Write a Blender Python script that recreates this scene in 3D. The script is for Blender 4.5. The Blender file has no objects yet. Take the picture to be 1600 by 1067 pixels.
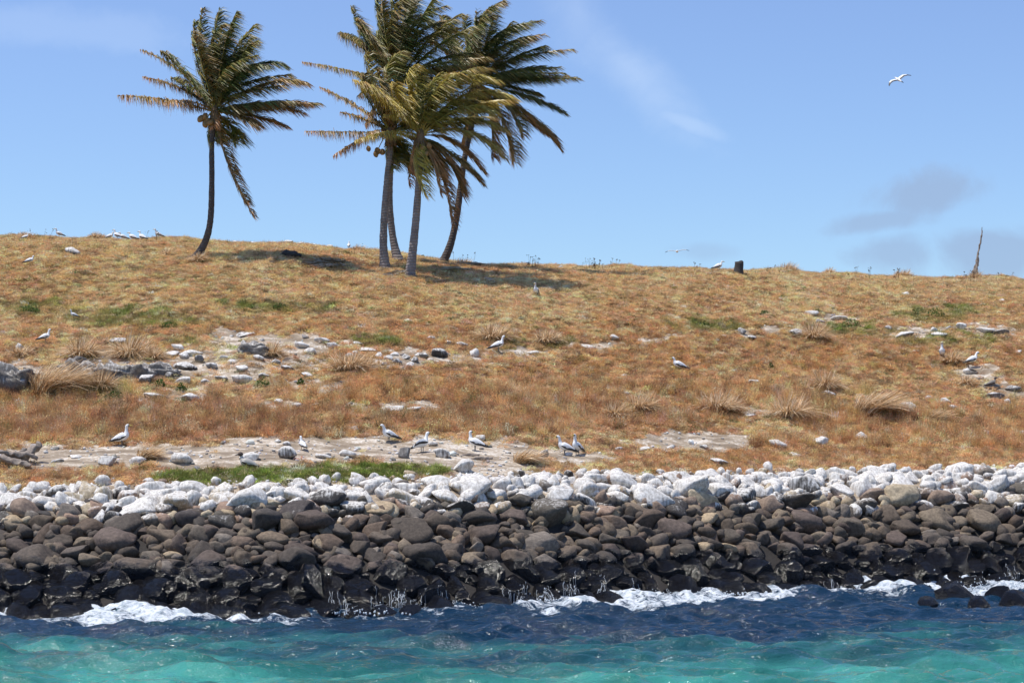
import bpy, math, random
import numpy as np
from mathutils import Vector, Matrix, Euler
from mathutils.bvhtree import BVHTree

R = np.random.RandomState
rng = R(7); random.seed(7)
sc = bpy.context.scene
col = sc.collection
F = 3000.0; CU = 800.0; HV = 700.0; CH = 4.0       # focal length in photo pixels, centre column, eye-level row, eye height

# ------------------------------------------------------------------ camera
cam = bpy.data.cameras.new('camera'); camo = bpy.data.objects.new('camera', cam); col.objects.link(camo)
camo.location = (0, 0, CH); camo.rotation_euler = (math.pi/2, 0, 0)
cam.sensor_width = 36; cam.lens = F/1600*36
cam.shift_y = (HV-533.5)/1600
cam.clip_start = 0.5; cam.clip_end = 20000
sc.camera = camo

# ------------------------------------------------------------------ sun and sky
SUN = Vector((-0.36, -0.05, 1.0)).normalized()
el = math.asin(SUN.z); az = math.atan2(SUN.x, SUN.y)
sl = bpy.data.lights.new('sun', 'SUN'); so = bpy.data.objects.new('sun', sl); col.objects.link(so)
sl.energy = 4.7; sl.angle = math.radians(0.53); sl.color = (1.0, 0.955, 0.875)
so.rotation_euler = SUN.to_track_quat('Z', 'Y').to_euler(); so.location = (0, 0, 60)
world = bpy.data.worlds.new('World'); sc.world = world; world.use_nodes = True
sc.view_settings.view_transform = 'Standard'; sc.view_settings.look = 'None'
sc.view_settings.exposure = 0.0; sc.view_settings.gamma = 1.0; sc.view_settings.use_curve_mapping = False
sc.cycles.max_bounces = 6; sc.cycles.transparent_max_bounces = 8
sc.cycles.sample_clamp_indirect = 4


class NT:
    def __init__(s, nt): s.nt = nt; s.n = nt.nodes; s.l = nt.links
    def new(s, t, **k):
        n = s.n.new(t)
        for a, b in k.items(): setattr(n, a, b)
        return n
    def put(s, sock, v):
        if isinstance(v, bpy.types.NodeSocket): s.l.new(v, sock)
        elif isinstance(v, bpy.types.Node): s.l.new(v.outputs[0], sock)
        elif v is not None:
            if hasattr(sock.default_value, '__len__') and isinstance(v, (tuple, list)) and len(v) == 3 and len(sock.default_value) == 4: v = (*v, 1)
            sock.default_value = v
    def m(s, op, a, b=None, c=None, clamp=False):
        n = s.new('ShaderNodeMath', operation=op, use_clamp=clamp)
        s.put(n.inputs[0], a)
        if b is not None: s.put(n.inputs[1], b)
        if c is not None: s.put(n.inputs[2], c)
        return n.outputs[0]
    def vm(s, op, a, b=None):
        n = s.new('ShaderNodeVectorMath', operation=op); s.put(n.inputs[0], a)
        if b is not None: s.put(n.inputs[1], b)
        return n.outputs[0]
    def ss(s, v, a, b):     # smoothstep
        n = s.new('ShaderNodeMapRange', interpolation_type='SMOOTHSTEP'); s.put(n.inputs[0], v)
        s.put(n.inputs[1], a); s.put(n.inputs[2], b); return n.outputs[0]
    def mr(s, v, a, b, c, d):
        n = s.new('ShaderNodeMapRange'); s.put(n.inputs[0], v)
        for i, x in enumerate((a, b, c, d)): s.put(n.inputs[i+1], x)
        return n.outputs[0]
    def noise(s, vec, scale, detail=4, rough=0.55, out=0, dist=0.0):
        n = s.new('ShaderNodeTexNoise'); s.put(n.inputs['Vector'], vec); n.inputs['Scale'].default_value = scale
        n.inputs['Detail'].default_value = detail; n.inputs['Roughness'].default_value = rough; n.inputs['Distortion'].default_value = dist
        return n.outputs[out]
    def mix(s, f, a, b, bt='MIX'):
        n = s.new('ShaderNodeMix', data_type='RGBA', blend_type=bt)
        s.put(n.inputs[0], f); s.put(n.inputs[6], a); s.put(n.inputs[7], b); return n.outputs[2]
    def xyz(s, v):
        n = s.new('ShaderNodeSeparateXYZ'); s.put(n.inputs[0], v); return n.outputs
    def cxyz(s, x, y, z):
        n = s.new('ShaderNodeCombineXYZ'); s.put(n.inputs[0], x); s.put(n.inputs[1], y); s.put(n.inputs[2], z); return n.outputs[0]
    def bump(s, h, st=0.5, d=0.05, nrm=None):
        n = s.new('ShaderNodeBump'); s.put(n.inputs['Height'], h); s.put(n.inputs['Strength'], st); s.put(n.inputs['Distance'], d)
        if nrm: s.put(n.inputs['Normal'], nrm)
        return n.outputs[0]


# world: Nishita sky, thin cirrus and low grey clouds placed by direction
w = NT(world.node_tree); w.n.clear()
sky = w.new('ShaderNodeTexSky', sky_type='NISHITA'); sky.sun_disc = False
sky.sun_elevation = el; sky.sun_rotation = az; sky.altitude = 0; sky.air_density = 1.0; sky.dust_density = 0.3; sky.ozone_density = 2.5
tc = w.new('ShaderNodeTexCoord'); D3 = w.xyz(tc.outputs['Generated'])
ysafe = w.m('MAXIMUM', D3[1], 0.05)
gx = w.m('DIVIDE', D3[0], ysafe); gz = w.m('DIVIDE', D3[2], ysafe)
gp = w.cxyz(gx, gz, 0.0)
n1 = w.noise(gp, 28, 6, 0.6, dist=0.3)
n2 = w.noise(gp, 90, 5, 0.6)
def blob(u, v, ru, rv, ang=0, lo=0.45, hi=0.75, src=n1, amt=1.0):
    cx, cz = (u-CU)/F, (HV-v)/F; a = math.radians(ang); ca, sa = math.cos(a), math.sin(a)
    dx = w.m('SUBTRACT', gx, cx); dz = w.m('SUBTRACT', gz, cz)
    p = w.m('DIVIDE', w.m('ADD', w.m('MULTIPLY', dx, ca), w.m('MULTIPLY', dz, sa)), ru/F)
    q = w.m('DIVIDE', w.m('SUBTRACT', w.m('MULTIPLY', dz, ca), w.m('MULTIPLY', dx, sa)), rv/F)
    r2 = w.m('SQRT', w.m('ADD', w.m('MULTIPLY', p, p), w.m('MULTIPLY', q, q)))
    fall = w.m('SUBTRACT', 1.0, r2)
    k = w.ss(w.m('ADD', fall, w.m('MULTIPLY', w.m('SUBTRACT', src, 0.5), 1.4)), lo-0.45, hi)
    return w.m('MULTIPLY', k, amt)
mx = lambda *a: a[0] if len(a) == 1 else w.m('MAXIMUM', a[0], mx(*a[1:]))
cir = mx(blob(988, 112, 200, 62, -44, amt=0.26, hi=1.25), blob(905, 20, 150, 70, -60, amt=0.16, hi=1.2), blob(1072, 192, 80, 18, -22, amt=0.22, hi=.9), blob(90, 45, 300, 45, -5, amt=0.12))
gry = mx(blob(1445, 303, 120, 52, 8, amt=0.72, lo=.45, hi=.6), blob(1375, 345, 100, 24, 10, amt=0.62, lo=.4, hi=.6), blob(1395, 397, 80, 38, 0, amt=0.6, lo=.4, hi=.6), blob(1565, 393, 120, 52, 0, amt=0.68, lo=.4, hi=.6),
         blob(1105, 393, 75, 20, 0, amt=0.3))
tint = w.mix(w.ss(gz, 0.0, 0.3), (0.78, 0.935, 1.12), (0.96, 0.985, 1.18))
skyc = w.mix(1.0, sky.outputs[0], tint, 'MULTIPLY')
front = w.m('GREATER_THAN', D3[1], 0.3)
c1 = w.mix(w.m('MULTIPLY', cir, front), skyc, (6.0, 7.0, 8.4))
c2 = w.mix(w.m('MULTIPLY', gry, front), c1, (2.5, 3.4, 5.0))
bg = w.new('ShaderNodeBackground'); w.put(bg.inputs[0], c2); bg.inputs[1].default_value = 0.137
wo = w.new('ShaderNodeOutputWorld'); w.l.new(bg.outputs[0], wo.inputs[0])

# ------------------------------------------------------------------ numeric helpers
_T = R(11).rand(256, 256)
def vn2(x, y, seed=0):
    x = np.asarray(x, float)+seed*17.31; y = np.asarray(y, float)+seed*9.77
    xi = np.floor(x).astype(int); yi = np.floor(y).astype(int); fx = x-xi; fy = y-yi
    fx = fx*fx*(3-2*fx); fy = fy*fy*(3-2*fy)
    a = _T[xi & 255, yi & 255]; b = _T[(xi+1) & 255, yi & 255]; c = _T[xi & 255, (yi+1) & 255]; d = _T[(xi+1) & 255, (yi+1) & 255]
    return (a*(1-fx)+b*fx)*(1-fy)+(c*(1-fx)+d*fx)*fy
def fbm(x, y, o=4, seed=0, g=0.5):
    s = 0; a = 1; t = 0
    for i in range(o): s = s+a*vn2(x*2**i, y*2**i, seed+i*3); t += a; a *= g
    return s/t
_T3 = R(12).rand(64, 64, 64)
def vn3(p, seed=0):
    p = np.asarray(p)+np.array([seed*3.3+50, seed*7.1+50, seed*1.9+50]); i = np.floor(p).astype(int); f = p-i; f = f*f*(3-2*f)
    r = 0
    for dx in (0, 1):
        for dy in (0, 1):
            for dz in (0, 1):
                ww = (f[:, 0] if dx else 1-f[:, 0])*(f[:, 1] if dy else 1-f[:, 1])*(f[:, 2] if dz else 1-f[:, 2])
                r = r+ww*_T3[(i[:, 0]+dx) & 63, (i[:, 1]+dy) & 63, (i[:, 2]+dz) & 63]
    return r
def sstep(x, a, b): t = np.clip((x-a)/(b-a), 0, 1); return t*t*(3-2*t)

def mesh_np(name, V, faces=None, quads=None, tris=None, mat=None, smooth=True, attrs=None, mats=None, midx=None):
    """V (n,3); quads (m,4) and/or tris (k,3) integer arrays"""
    me = bpy.data.meshes.new(name); V = np.asarray(V, dtype=np.float32)
    me.vertices.add(len(V)); me.vertices.foreach_set('co', V.ravel())
    loops = []; st = []; tot = []; n = 0
    for A, k in ((quads, 4), (tris, 3)):
        if A is not None and len(A):
            A = np.asarray(A, dtype=np.int32); loops.append(A.ravel()); st.append(n+np.arange(len(A))*k); tot.append(np.full(len(A), k)); n += len(A)*k
    L = np.concatenate(loops); me.loops.add(len(L)); me.loops.foreach_set('vertex_index', L)
    S = np.concatenate(st).astype(np.int32); me.polygons.add(len(S)); me.polygons.foreach_set('loop_start', S)
    try: me.polygons.foreach_set('loop_total', np.concatenate(tot).astype(np.int32))
    except Exception: pass
    if midx is not None: me.polygons.foreach_set('material_index', np.asarray(midx, np.int32))
    me.update(calc_edges=True)
    if smooth: me.polygons.foreach_set('use_smooth', np.ones(len(S), bool))
    for m_ in (mats or ([mat] if mat else [])): me.materials.append(m_)
    for k, (typ, arr) in (attrs or {}).items():
        a = me.attributes.new(k, typ, 'POINT')
        arr = np.asarray(arr, np.float32)
        if typ == 'FLOAT_COLOR':
            if arr.shape[1] == 3: arr = np.hstack([arr, np.ones((len(arr), 1), np.float32)])
            a.data.foreach_set('color', arr.ravel())
        elif typ == 'FLOAT_VECTOR': a.data.foreach_set('vector', arr.ravel())
        else: a.data.foreach_set('value', arr.ravel())
    return me
def link(name, me, parent=None, loc=None, **props):
    o = bpy.data.objects.new(name, me); col.objects.link(o)
    if parent: o.parent = parent
    if loc is not None: o.location = loc
    for k, v in props.items(): o[k] = v
    return o
def thing(name, loc, label, cat, group=None):
    o = bpy.data.objects.new(name, None); col.objects.link(o); o.location = loc; o.empty_display_size = 0.2
    o['label'] = label; o['category'] = cat
    if group: o['group'] = group
    return o
class Buf:
    def __init__(s): s.V = []; s.Q = []; s.T = []; s.n = 0; s.A = []; s.mq = []; s.mt = []
    def add(s, V, Q=None, T=None, A=None, mi=0):
        V = np.asarray(V, float)
        s.V.append(V)
        if Q is not None and len(Q): s.Q.append(np.asarray(Q)+s.n); s.mq.append(np.full(len(Q), mi))
        if T is not None and len(T): s.T.append(np.asarray(T)+s.n); s.mt.append(np.full(len(T), mi))
        if A is not None: s.A.append(np.broadcast_to(np.asarray(A, float), (len(V), np.shape(A)[-1])))
        s.n += len(V)
    def mesh(s, name, mats, smooth=True):
        V = np.vstack(s.V); Q = np.vstack(s.Q) if s.Q else None; T = np.vstack(s.T) if s.T else None
        mi = np.concatenate(s.mq+s.mt)
        at = {'tint': ('FLOAT_COLOR', np.vstack(s.A))} if s.A else None
        return mesh_np(name, V, quads=Q, tris=T, mats=mats if isinstance(mats, list) else [mats], smooth=smooth, attrs=at, midx=mi)
def grid_quads(nr, nc, wrap=False):
    i = np.arange(nr-1)[:, None]; j = np.arange(nc if wrap else nc-1)[None, :]; j2 = (j+1) % nc
    a = i*nc+j; b = i*nc+j2; c = (i+1)*nc+j2; d = (i+1)*nc+j
    return np.stack([a, b, c, d], -1).reshape(-1, 4)
def catmull(P, n):
    P = np.asarray(P, float); k = len(P); t = np.linspace(0, k-1-1e-9, n); i = t.astype(int); f = (t-i)[:, None]
    g = lambda j: P[np.clip(j, 0, k-1)]
    p0, p1, p2, p3 = g(i-1), g(i), g(i+1), g(i+2)
    return 0.5*((2*p1)+(-p0+p2)*f+(2*p0-5*p1+4*p2-p3)*f*f+(-p0+3*p1-3*p2+p3)*f**3)
def tube(P, rad, seg=10, ell=None, up=(0, 0, 1), cap=True):
    """P (n,3), rad (n,), ell second radius (n,) along the frame's 'up'"""
    P = np.asarray(P, float); n = len(P); rad = np.broadcast_to(rad, (n,)); ell = rad if ell is None else np.broadcast_to(ell, (n,))
    T = np.gradient(P, axis=0); T /= np.linalg.norm(T, axis=1)[:, None]+1e-12
    U = np.broadcast_to(np.array(up, float), (n, 3)); S = np.cross(T, U)
    bad = np.linalg.norm(S, axis=1) < 1e-3; S[bad] = np.cross(T[bad], np.array([0, 1.0, 0])); S /= np.linalg.norm(S, axis=1)[:, None]+1e-12
    N = np.cross(S, T); th = np.arange(seg)/seg*2*np.pi
    V = P[:, None]+S[:, None]*(np.cos(th)[None, :, None]*rad[:, None, None])+N[:, None]*(np.sin(th)[None, :, None]*ell[:, None, None])
    V = V.reshape(-1, 3); Q = grid_quads(n, seg, True); Tr = []
    if cap:
        V = np.vstack([V, P[:1], P[-1:]]); a = len(V)-2
        Tr = [[a, (j+1) % seg, j] for j in range(seg)]+[[a+1, (n-1)*seg+j, (n-1)*seg+(j+1) % seg] for j in range(seg)]
    return V, Q, Tr

# ------------------------------------------------------------------ the lie of the land
US = np.array([-700, 0, 400, 700, 1000, 1300, 1600, 2300.])
footv = np.array([950, 958, 962, 951, 930, 913, 915, 915.])
topv = np.array([778, 775, 765, 754, 747, 742, 735, 733.])
footD = 12000/(footv-HV)
footD = np.array([47.7, 46.2, 45.7, 47.6, 51.0, 54.3, 55.6, 56])
UC = np.array([-700, 0, 170, 300, 450, 550, 700, 900, 1200, 1400, 1600, 2300.])
crv = np.array([380, 370, 373, 373, 380, 394, 409, 416, 424, 433, 438, 450.])+1
rowv = np.array([722, 700, 650, 600, 550, 500, 450, 420.]); rowo = np.array([2.2, 4.6, 8.2, 11.6, 15.2, 19.2, 24.2, 29.5])
UG = np.linspace(-700, 2300, 151); DG = np.arange(20, 420, 0.25)
ZT = np.zeros((len(UG), len(DG)))
for i, u in enumerate(UG):
    fd = np.interp(u, US, footD); tv = np.interp(u, US, topv); td = fd+5.2; cv = np.interp(u, UC, crv)
    ztop = CH+td*(HV-tv)/F
    D = [20, fd-12, fd-5, fd-1.2, fd, fd+4.4, td]; Z = [-3.5, -3.2, -2.2, -0.7, 0.0, ztop-0.25, ztop]
    v = np.where(rowv < 500, 500-(500-rowv)*(500-cv)/(500-410.), rowv)
    for vv, oo in zip(v, rowo): D.append(td+oo); Z.append(CH+(td+oo)*(HV-vv)/F)
    Dc = td+37; zc = CH+Dc*(HV-cv)/F; D += [Dc, Dc+5, Dc+12, Dc+30, Dc+140, Dc+250]; Z += [zc, zc+.15, zc, zc-1.2, zc-11, -4]
    z = np.interp(DG, D, Z); k = np.exp(-0.5*(np.arange(-8, 9)/2.4)**2); k /= k.sum()
    zs = np.convolve(np.pad(z, 8, 'edge'), k, 'valid'); ww = sstep(DG, td-1.5, td+1.5)
    ZT[i] = z*(1-ww)+zs*ww
def ground0(x, y):
    x = np.asarray(x, float); y = np.asarray(y, float); yy = np.clip(y, 21, 418)
    u = np.clip(CU+F*x/yy, -699, 2299); a = (u+700)/20; b = (yy-20)/0.25
    i = np.clip(a.astype(int), 0, 149); j = np.clip(b.astype(int), 0, len(DG)-2); fa = a-i; fb = b-j
    return (ZT[i, j]*(1-fa)+ZT[i+1, j]*fa)*(1-fb)+(ZT[i, j+1]*(1-fa)+ZT[i+1, j+1]*fa)*fb
def uv_of(x, y, z): return CU+F*x/y, HV-F*(z-CH)/y
def wall_s(x, y):   # 0 at the wall foot, 1 at its top
    u = np.clip(CU+F*np.asarray(x)/np.clip(y, 21, 999), -700, 2300); fd = np.interp(u, US, footD); return (y-fd)/5.2
def ground(x, y):
    x = np.asarray(x, float); y = np.asarray(y, float); z = ground0(x, y); s = wall_s(x, y)
    hill = sstep(s, 1.4, 3.2)
    r = (fbm(x*0.35, y*0.22, 3, 1)-0.5)*0.55*hill+(fbm(x*1.3, y*1.0, 3, 5)-0.5)*0.22*sstep(s, 1.05, 2.2)+(fbm(x*4, y*4, 2, 8)-.5)*0.06
    return z+r*(1-sstep(y, 110, 150))
def P(u, v, lo=46.0, hi=101.0):
    """the point of the ground seen at photo pixel u,v"""
    D = np.arange(lo, hi, 0.04); x = (u-CU)*D/F; vv = HV-F*(ground(x, D)-CH)/D
    s = wall_s(x, D); ok = (vv <= v) & (s > 0.9 if v < 760 else s > -1)
    k = np.argmax(ok) if ok.any() else np.argmin(np.where(s > 0.9, vv, 1e9))
    return float(x[k]), float(D[k]), float(ground(x[k], D[k]))

def tube_mesh(name, pts, r1, r2=None, mat=None, n=None, seg=12, up=(0, .001, 1)):
    n = n or len(pts)*4; Pc = catmull(pts, n); a = np.maximum(catmull(np.array(r1)[:, None], n)[:, 0], .002); b_ = a if r2 is None else np.maximum(catmull(np.array(r2)[:, None], n)[:, 0], .002)
    V, Q, T = tube(Pc, a, seg, b_, up=(0, 1, 0)); bb = Buf(); bb.add(V, Q, T); return bb.mesh(name, mat)
# ------------------------------------------------------------------ ground zones, laid out over the real ground
def E(u, v, cu, cv, ru, rv, p=1.0):   # soft ellipse
    d = np.sqrt(((u-cu)/ru)**2+((v-cv)/rv)**2); return p*sstep(1.25-d, 0, 0.55)
BARE = [(180, 712, 290, 17), (560, 702, 330, 20), (420, 722, 90, 12), (700, 715, 150, 22), (860, 714, 90, 14), (1090, 690, 130, 17), (1120, 684, 80, 10, 1.3), (90, 722, 130, 8), (760, 738, 90, 12), (320, 728, 60, 10),
        (330, 570, 130, 30), (420, 540, 110, 20), (190, 570, 100, 22), (630, 560, 62, 16), (480, 560, 70, 18), (30, 585, 60, 30), (500, 605, 70, 10), (720, 558, 60, 12), (820, 548, 60, 8),
        (250, 618, 60, 10), (300, 618, 40, 14), (560, 640, 30, 6), (1540, 515, 70, 12), (1430, 520, 50, 9), (1310, 495, 35, 6), (930, 541, 40, 6), (1540, 585, 55, 14), (1570, 612, 50, 14),
        (1040, 528, 40, 5), (1170, 520, 30, 6), (1180, 645, 60, 8), (640, 640, 60, 8), (430, 632, 60, 8), (370, 525, 45, 10), (1000, 660, 60, 6)]
GREEN = [(390, 748, 140, 17), (545, 742, 95, 17), (640, 737, 60, 10), (350, 546, 40, 6), (200, 617, 35, 7), (580, 535, 60, 9), (870, 537, 45, 9), (800, 545, 25, 10), (1330, 518, 70, 10), (1480, 532, 110, 10),
         (70, 482, 90, 14), (200, 500, 160, 14), (440, 482, 100, 10), (560, 640, 25, 12), (1120, 510, 60, 12), (1460, 492, 60, 12), (140, 610, 60, 8), (285, 536, 40, 6)]
RUST = [(300, 650, 420, 42), (120, 640, 160, 50), (480, 640, 160, 45), (800, 640, 330, 40), (900, 600, 250, 40), (1050, 610, 250, 60), (380, 510, 140, 18), (560, 500, 220, 30), (1200, 560, 280, 45), (1540, 480, 150, 28), (1450, 560, 200, 22),
        (1400, 705, 330, 28), (1050, 722, 240, 14), (220, 505, 60, 12), (700, 540, 220, 28), (1100, 560, 140, 50), (1450, 660, 220, 25), (1280, 545, 200, 30), (60, 740, 190, 16), (330, 730, 60, 10), (1000, 520, 180, 26), (660, 600, 160, 26)]
def zones(x, y, z=None):
    if z is None: z = ground(x, y)
    u, v = uv_of(x, y, z)
    BAR = 1.0; nz = (fbm(x*0.9, y*0.45, 4, 21)-0.5); nz2 = (fbm(x*2.6, y*1.3, 3, 33)-0.5)
    uu = u+nz*120; vv = v+nz2*26
    g = lambda L: np.max([E(uu, vv, *q) for q in L], axis=0)
    shore_green = np.max([E(u+nz*60, v+nz2*8, *q) for q in GREEN[:3]], axis=0)
    s = wall_s(x, y)
    bare = g(BARE)*np.where((v > 515) & (v < 665), .80, 1.0); bare = np.clip(bare*1.15+nz2*0.6-0.06, 0, 1)*(1-.9*sstep(shore_green, .2, .5))
    bare = np.maximum(bare, 1-sstep(s+nz*0.25, 1.02, 1.22))
    green = np.clip(g(GREEN)*.85+nz2*1.5+nz*.6-0.22, 0, 1); green = np.maximum(green, sstep(shore_green+nz*.6, .25, .6)); rust = np.clip(g(RUST)*.8+nz*1.4+nz2*1.4-0.10, 0, 1)*np.where(v < 505, .45, 1)
    return u, v, bare, green, rust

# ------------------------------------------------------------------ materials
def newmat(name):
    m = bpy.data.materials.new(name); m.use_nodes = True; t = NT(m.node_tree); t.n.clear()
    out = t.new('ShaderNodeOutputMaterial'); return m, t, out
def principled(t, out, **k):
    p = t.new('ShaderNodeBsdfPrincipled')
    for a, b in k.items(): t.put(p.inputs[a.replace('_', ' ')], b)
    t.l.new(p.outputs[0], out.inputs[0]); return p
def simple(name, c, rough=0.7, var=0.25, scale=20, bump=0.2):
    m, t, out = newmat(name); pos = t.new('ShaderNodeTexCoord').outputs['Object']
    n = t.noise(pos, scale, 5); cc = t.mix(n, tuple(x*(1-var) for x in c), tuple(min(1, x*(1+var)) for x in c))
    p = principled(t, out, Base_Color=cc, Roughness=rough)
    t.put(p.inputs['Normal'], t.bump(n, bump, 0.01)); return m

# earth
gm, t, out = newmat('earth')
pos = t.new('ShaderNodeNewGeometry').outputs['Position']
at = lambda n, tt=t: tt.new('ShaderNodeAttribute', attribute_name=n)
bare = at('bare').outputs['Fac']; rust = at('rust').outputs['Fac']; green = at('green').outputs['Fac']
nf = t.noise(pos, 9, 6, 0.65); nc = t.noise(t.vm('MULTIPLY', pos, (.6, 1.4, 1)), 1.6, 5, 0.6); ng = t.noise(pos, 40, 4, 0.6)
cov = t.mix(rust, (0.36, 0.23, 0.10), (0.25, 0.105, 0.045)); cov = t.mix(green, cov, (0.13, 0.16, 0.05))
cov = t.mix(t.ss(nf, 0.35, 0.7), cov, t.mix(0.6, cov, (0.13, 0.08, 0.045)))
dirt = t.mix(t.ss(nc, 0.35, 0.62), (0.25, 0.19, 0.13), (0.50, 0.40, 0.29))
guano = t.ss(t.m('ADD', t.m('MULTIPLY', nf, 0.6), t.m('MULTIPLY', nc, 0.6)), 0.60, 0.74)
dirt = t.mix(t.m('MULTIPLY', guano, 0.9), dirt, (0.78, 0.715, 0.62))
bm = t.ss(t.m('ADD', bare, t.m('MULTIPLY', t.m('SUBTRACT', nf, 0.5), 0.7)), 0.35, 0.6)
cc = t.mix(bm, cov, dirt); cc = t.mix(t.m('MULTIPLY', t.ss(ng, 0.45, 0.75), 0.35), cc, (0.10, 0.07, 0.05))
sp = t.xyz(pos)
cc = t.mix(t.ss(sp[2], 2.6, 2.0), cc, (0.035, 0.03, 0.026))
p = principled(t, out, Base_Color=cc, Roughness=0.95)
t.put(p.inputs['Normal'], t.bump(t.m('ADD', nf, ng), 0.6, 0.06))

# vegetation: colour comes from each clump's own tint
def veg(name, attr_type='INSTANCER', trans=0.25, varc=0.35):
    m, t, out = newmat(name)
    a = t.new('ShaderNodeAttribute', attribute_name='tint', attribute_type=attr_type)
    pos = t.new('ShaderNodeNewGeometry').outputs['Position']
    n = t.noise(pos, 14, 3, 0.7); n2 = t.noise(pos, 60, 2, 0.6)
    k = t.mr(t.m('ADD', n, n2), 0.7, 1.3, 1-varc, 1+varc)
    c = t.mix(1.0, a.outputs['Color'], t.cxyz(k, k, k), 'MULTIPLY')
    d = t.new('ShaderNodeBsdfDiffuse'); t.put(d.inputs[0], c); tr = t.new('ShaderNodeBsdfTranslucent'); t.put(tr.inputs[0], c)
    ms = t.new('ShaderNodeMixShader'); ms.inputs[0].default_value = trans; t.l.new(d.outputs[0], ms.inputs[1]); t.l.new(tr.outputs[0], ms.inputs[2])
    t.l.new(ms.outputs[0], out.inputs[0]); return m
veg_i = veg('dry_vegetation'); veg_v = veg('tussock_blades', 'GEOMETRY', 0.3)
# palm leaflets: slightly glossy
lm, t, out = newmat('palm_leaflets')
a = t.new('ShaderNodeAttribute', attribute_name='tint'); pos = t.new('ShaderNodeNewGeometry').outputs['Position']
n = t.noise(pos, 5, 3); k = t.mr(n, 0.3, 0.7, 0.7, 1.35); c = t.mix(1.0, a.outputs['Color'], t.cxyz(k, k, k), 'MULTIPLY')
pb = t.new('ShaderNodeBsdfPrincipled'); t.put(pb.inputs['Base Color'], c); pb.inputs['Roughness'].default_value = 0.42
tr = t.new('ShaderNodeBsdfTranslucent'); t.put(tr.inputs[0], t.mix(0.5, c, (0.25, 0.30, 0.03), 'ADD') if False else c)
ms = t.new('ShaderNodeMixShader'); ms.inputs[0].default_value = 0.22; t.l.new(pb.outputs[0], ms.inputs[1]); t.l.new(tr.outputs[0], ms.inputs[2]); t.l.new(ms.outputs[0], out.inputs[0])
rach_m = simple('palm_rachis', (0.42, 0.30, 0.06), 0.5, 0.3, 6)
husk_m = simple('coconut_husk', (0.30, 0.17, 0.06), 0.6, 0.35, 12)
fibre_m = simple('palm_fibre', (0.20, 0.13, 0.07), 0.9, 0.5, 25, 0.8)
def bark(name, c, c2):
    m, t, out = newmat(name); tcx = t.new('ShaderNodeTexCoord').outputs['Object']; z = t.xyz(tcx)
    n = t.noise(tcx, 3, 6, 0.6); wv = t.new('ShaderNodeTexWave', bands_direction='Z'); t.put(wv.inputs[0], tcx); wv.inputs['Scale'].default_value = 2.6
    wv.inputs['Distortion'].default_value = 2.5; wv.inputs['Detail Scale'].default_value = 1.5
    cc = t.mix(t.ss(n, 0.3, 0.7), c, c2); cc = t.mix(t.m('MULTIPLY', t.ss(wv.outputs['Fac'], 0.6, 0.95), 0.35), cc, (0.09, 0.07, 0.06))
    p = principled(t, out, Base_Color=cc, Roughness=0.85); t.put(p.inputs['Normal'], t.bump(t.m('ADD', n, wv.outputs['Fac']), 0.5, 0.03)); return m
bark_grey = bark('grey_palm_bark', (0.30, 0.26, 0.24), (0.20, 0.165, 0.15)); bark_dark = bark('dark_palm_bark', (0.105, 0.085, 0.075), (0.065, 0.05, 0.045))
wood_m = simple('weathered_driftwood', (0.27, 0.22, 0.18), 0.85, 0.75, 16, 1.0)
stump_m = simple('charred_stump', (0.055, 0.048, 0.046), 0.9, 0.5, 9, 1.0)

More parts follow.
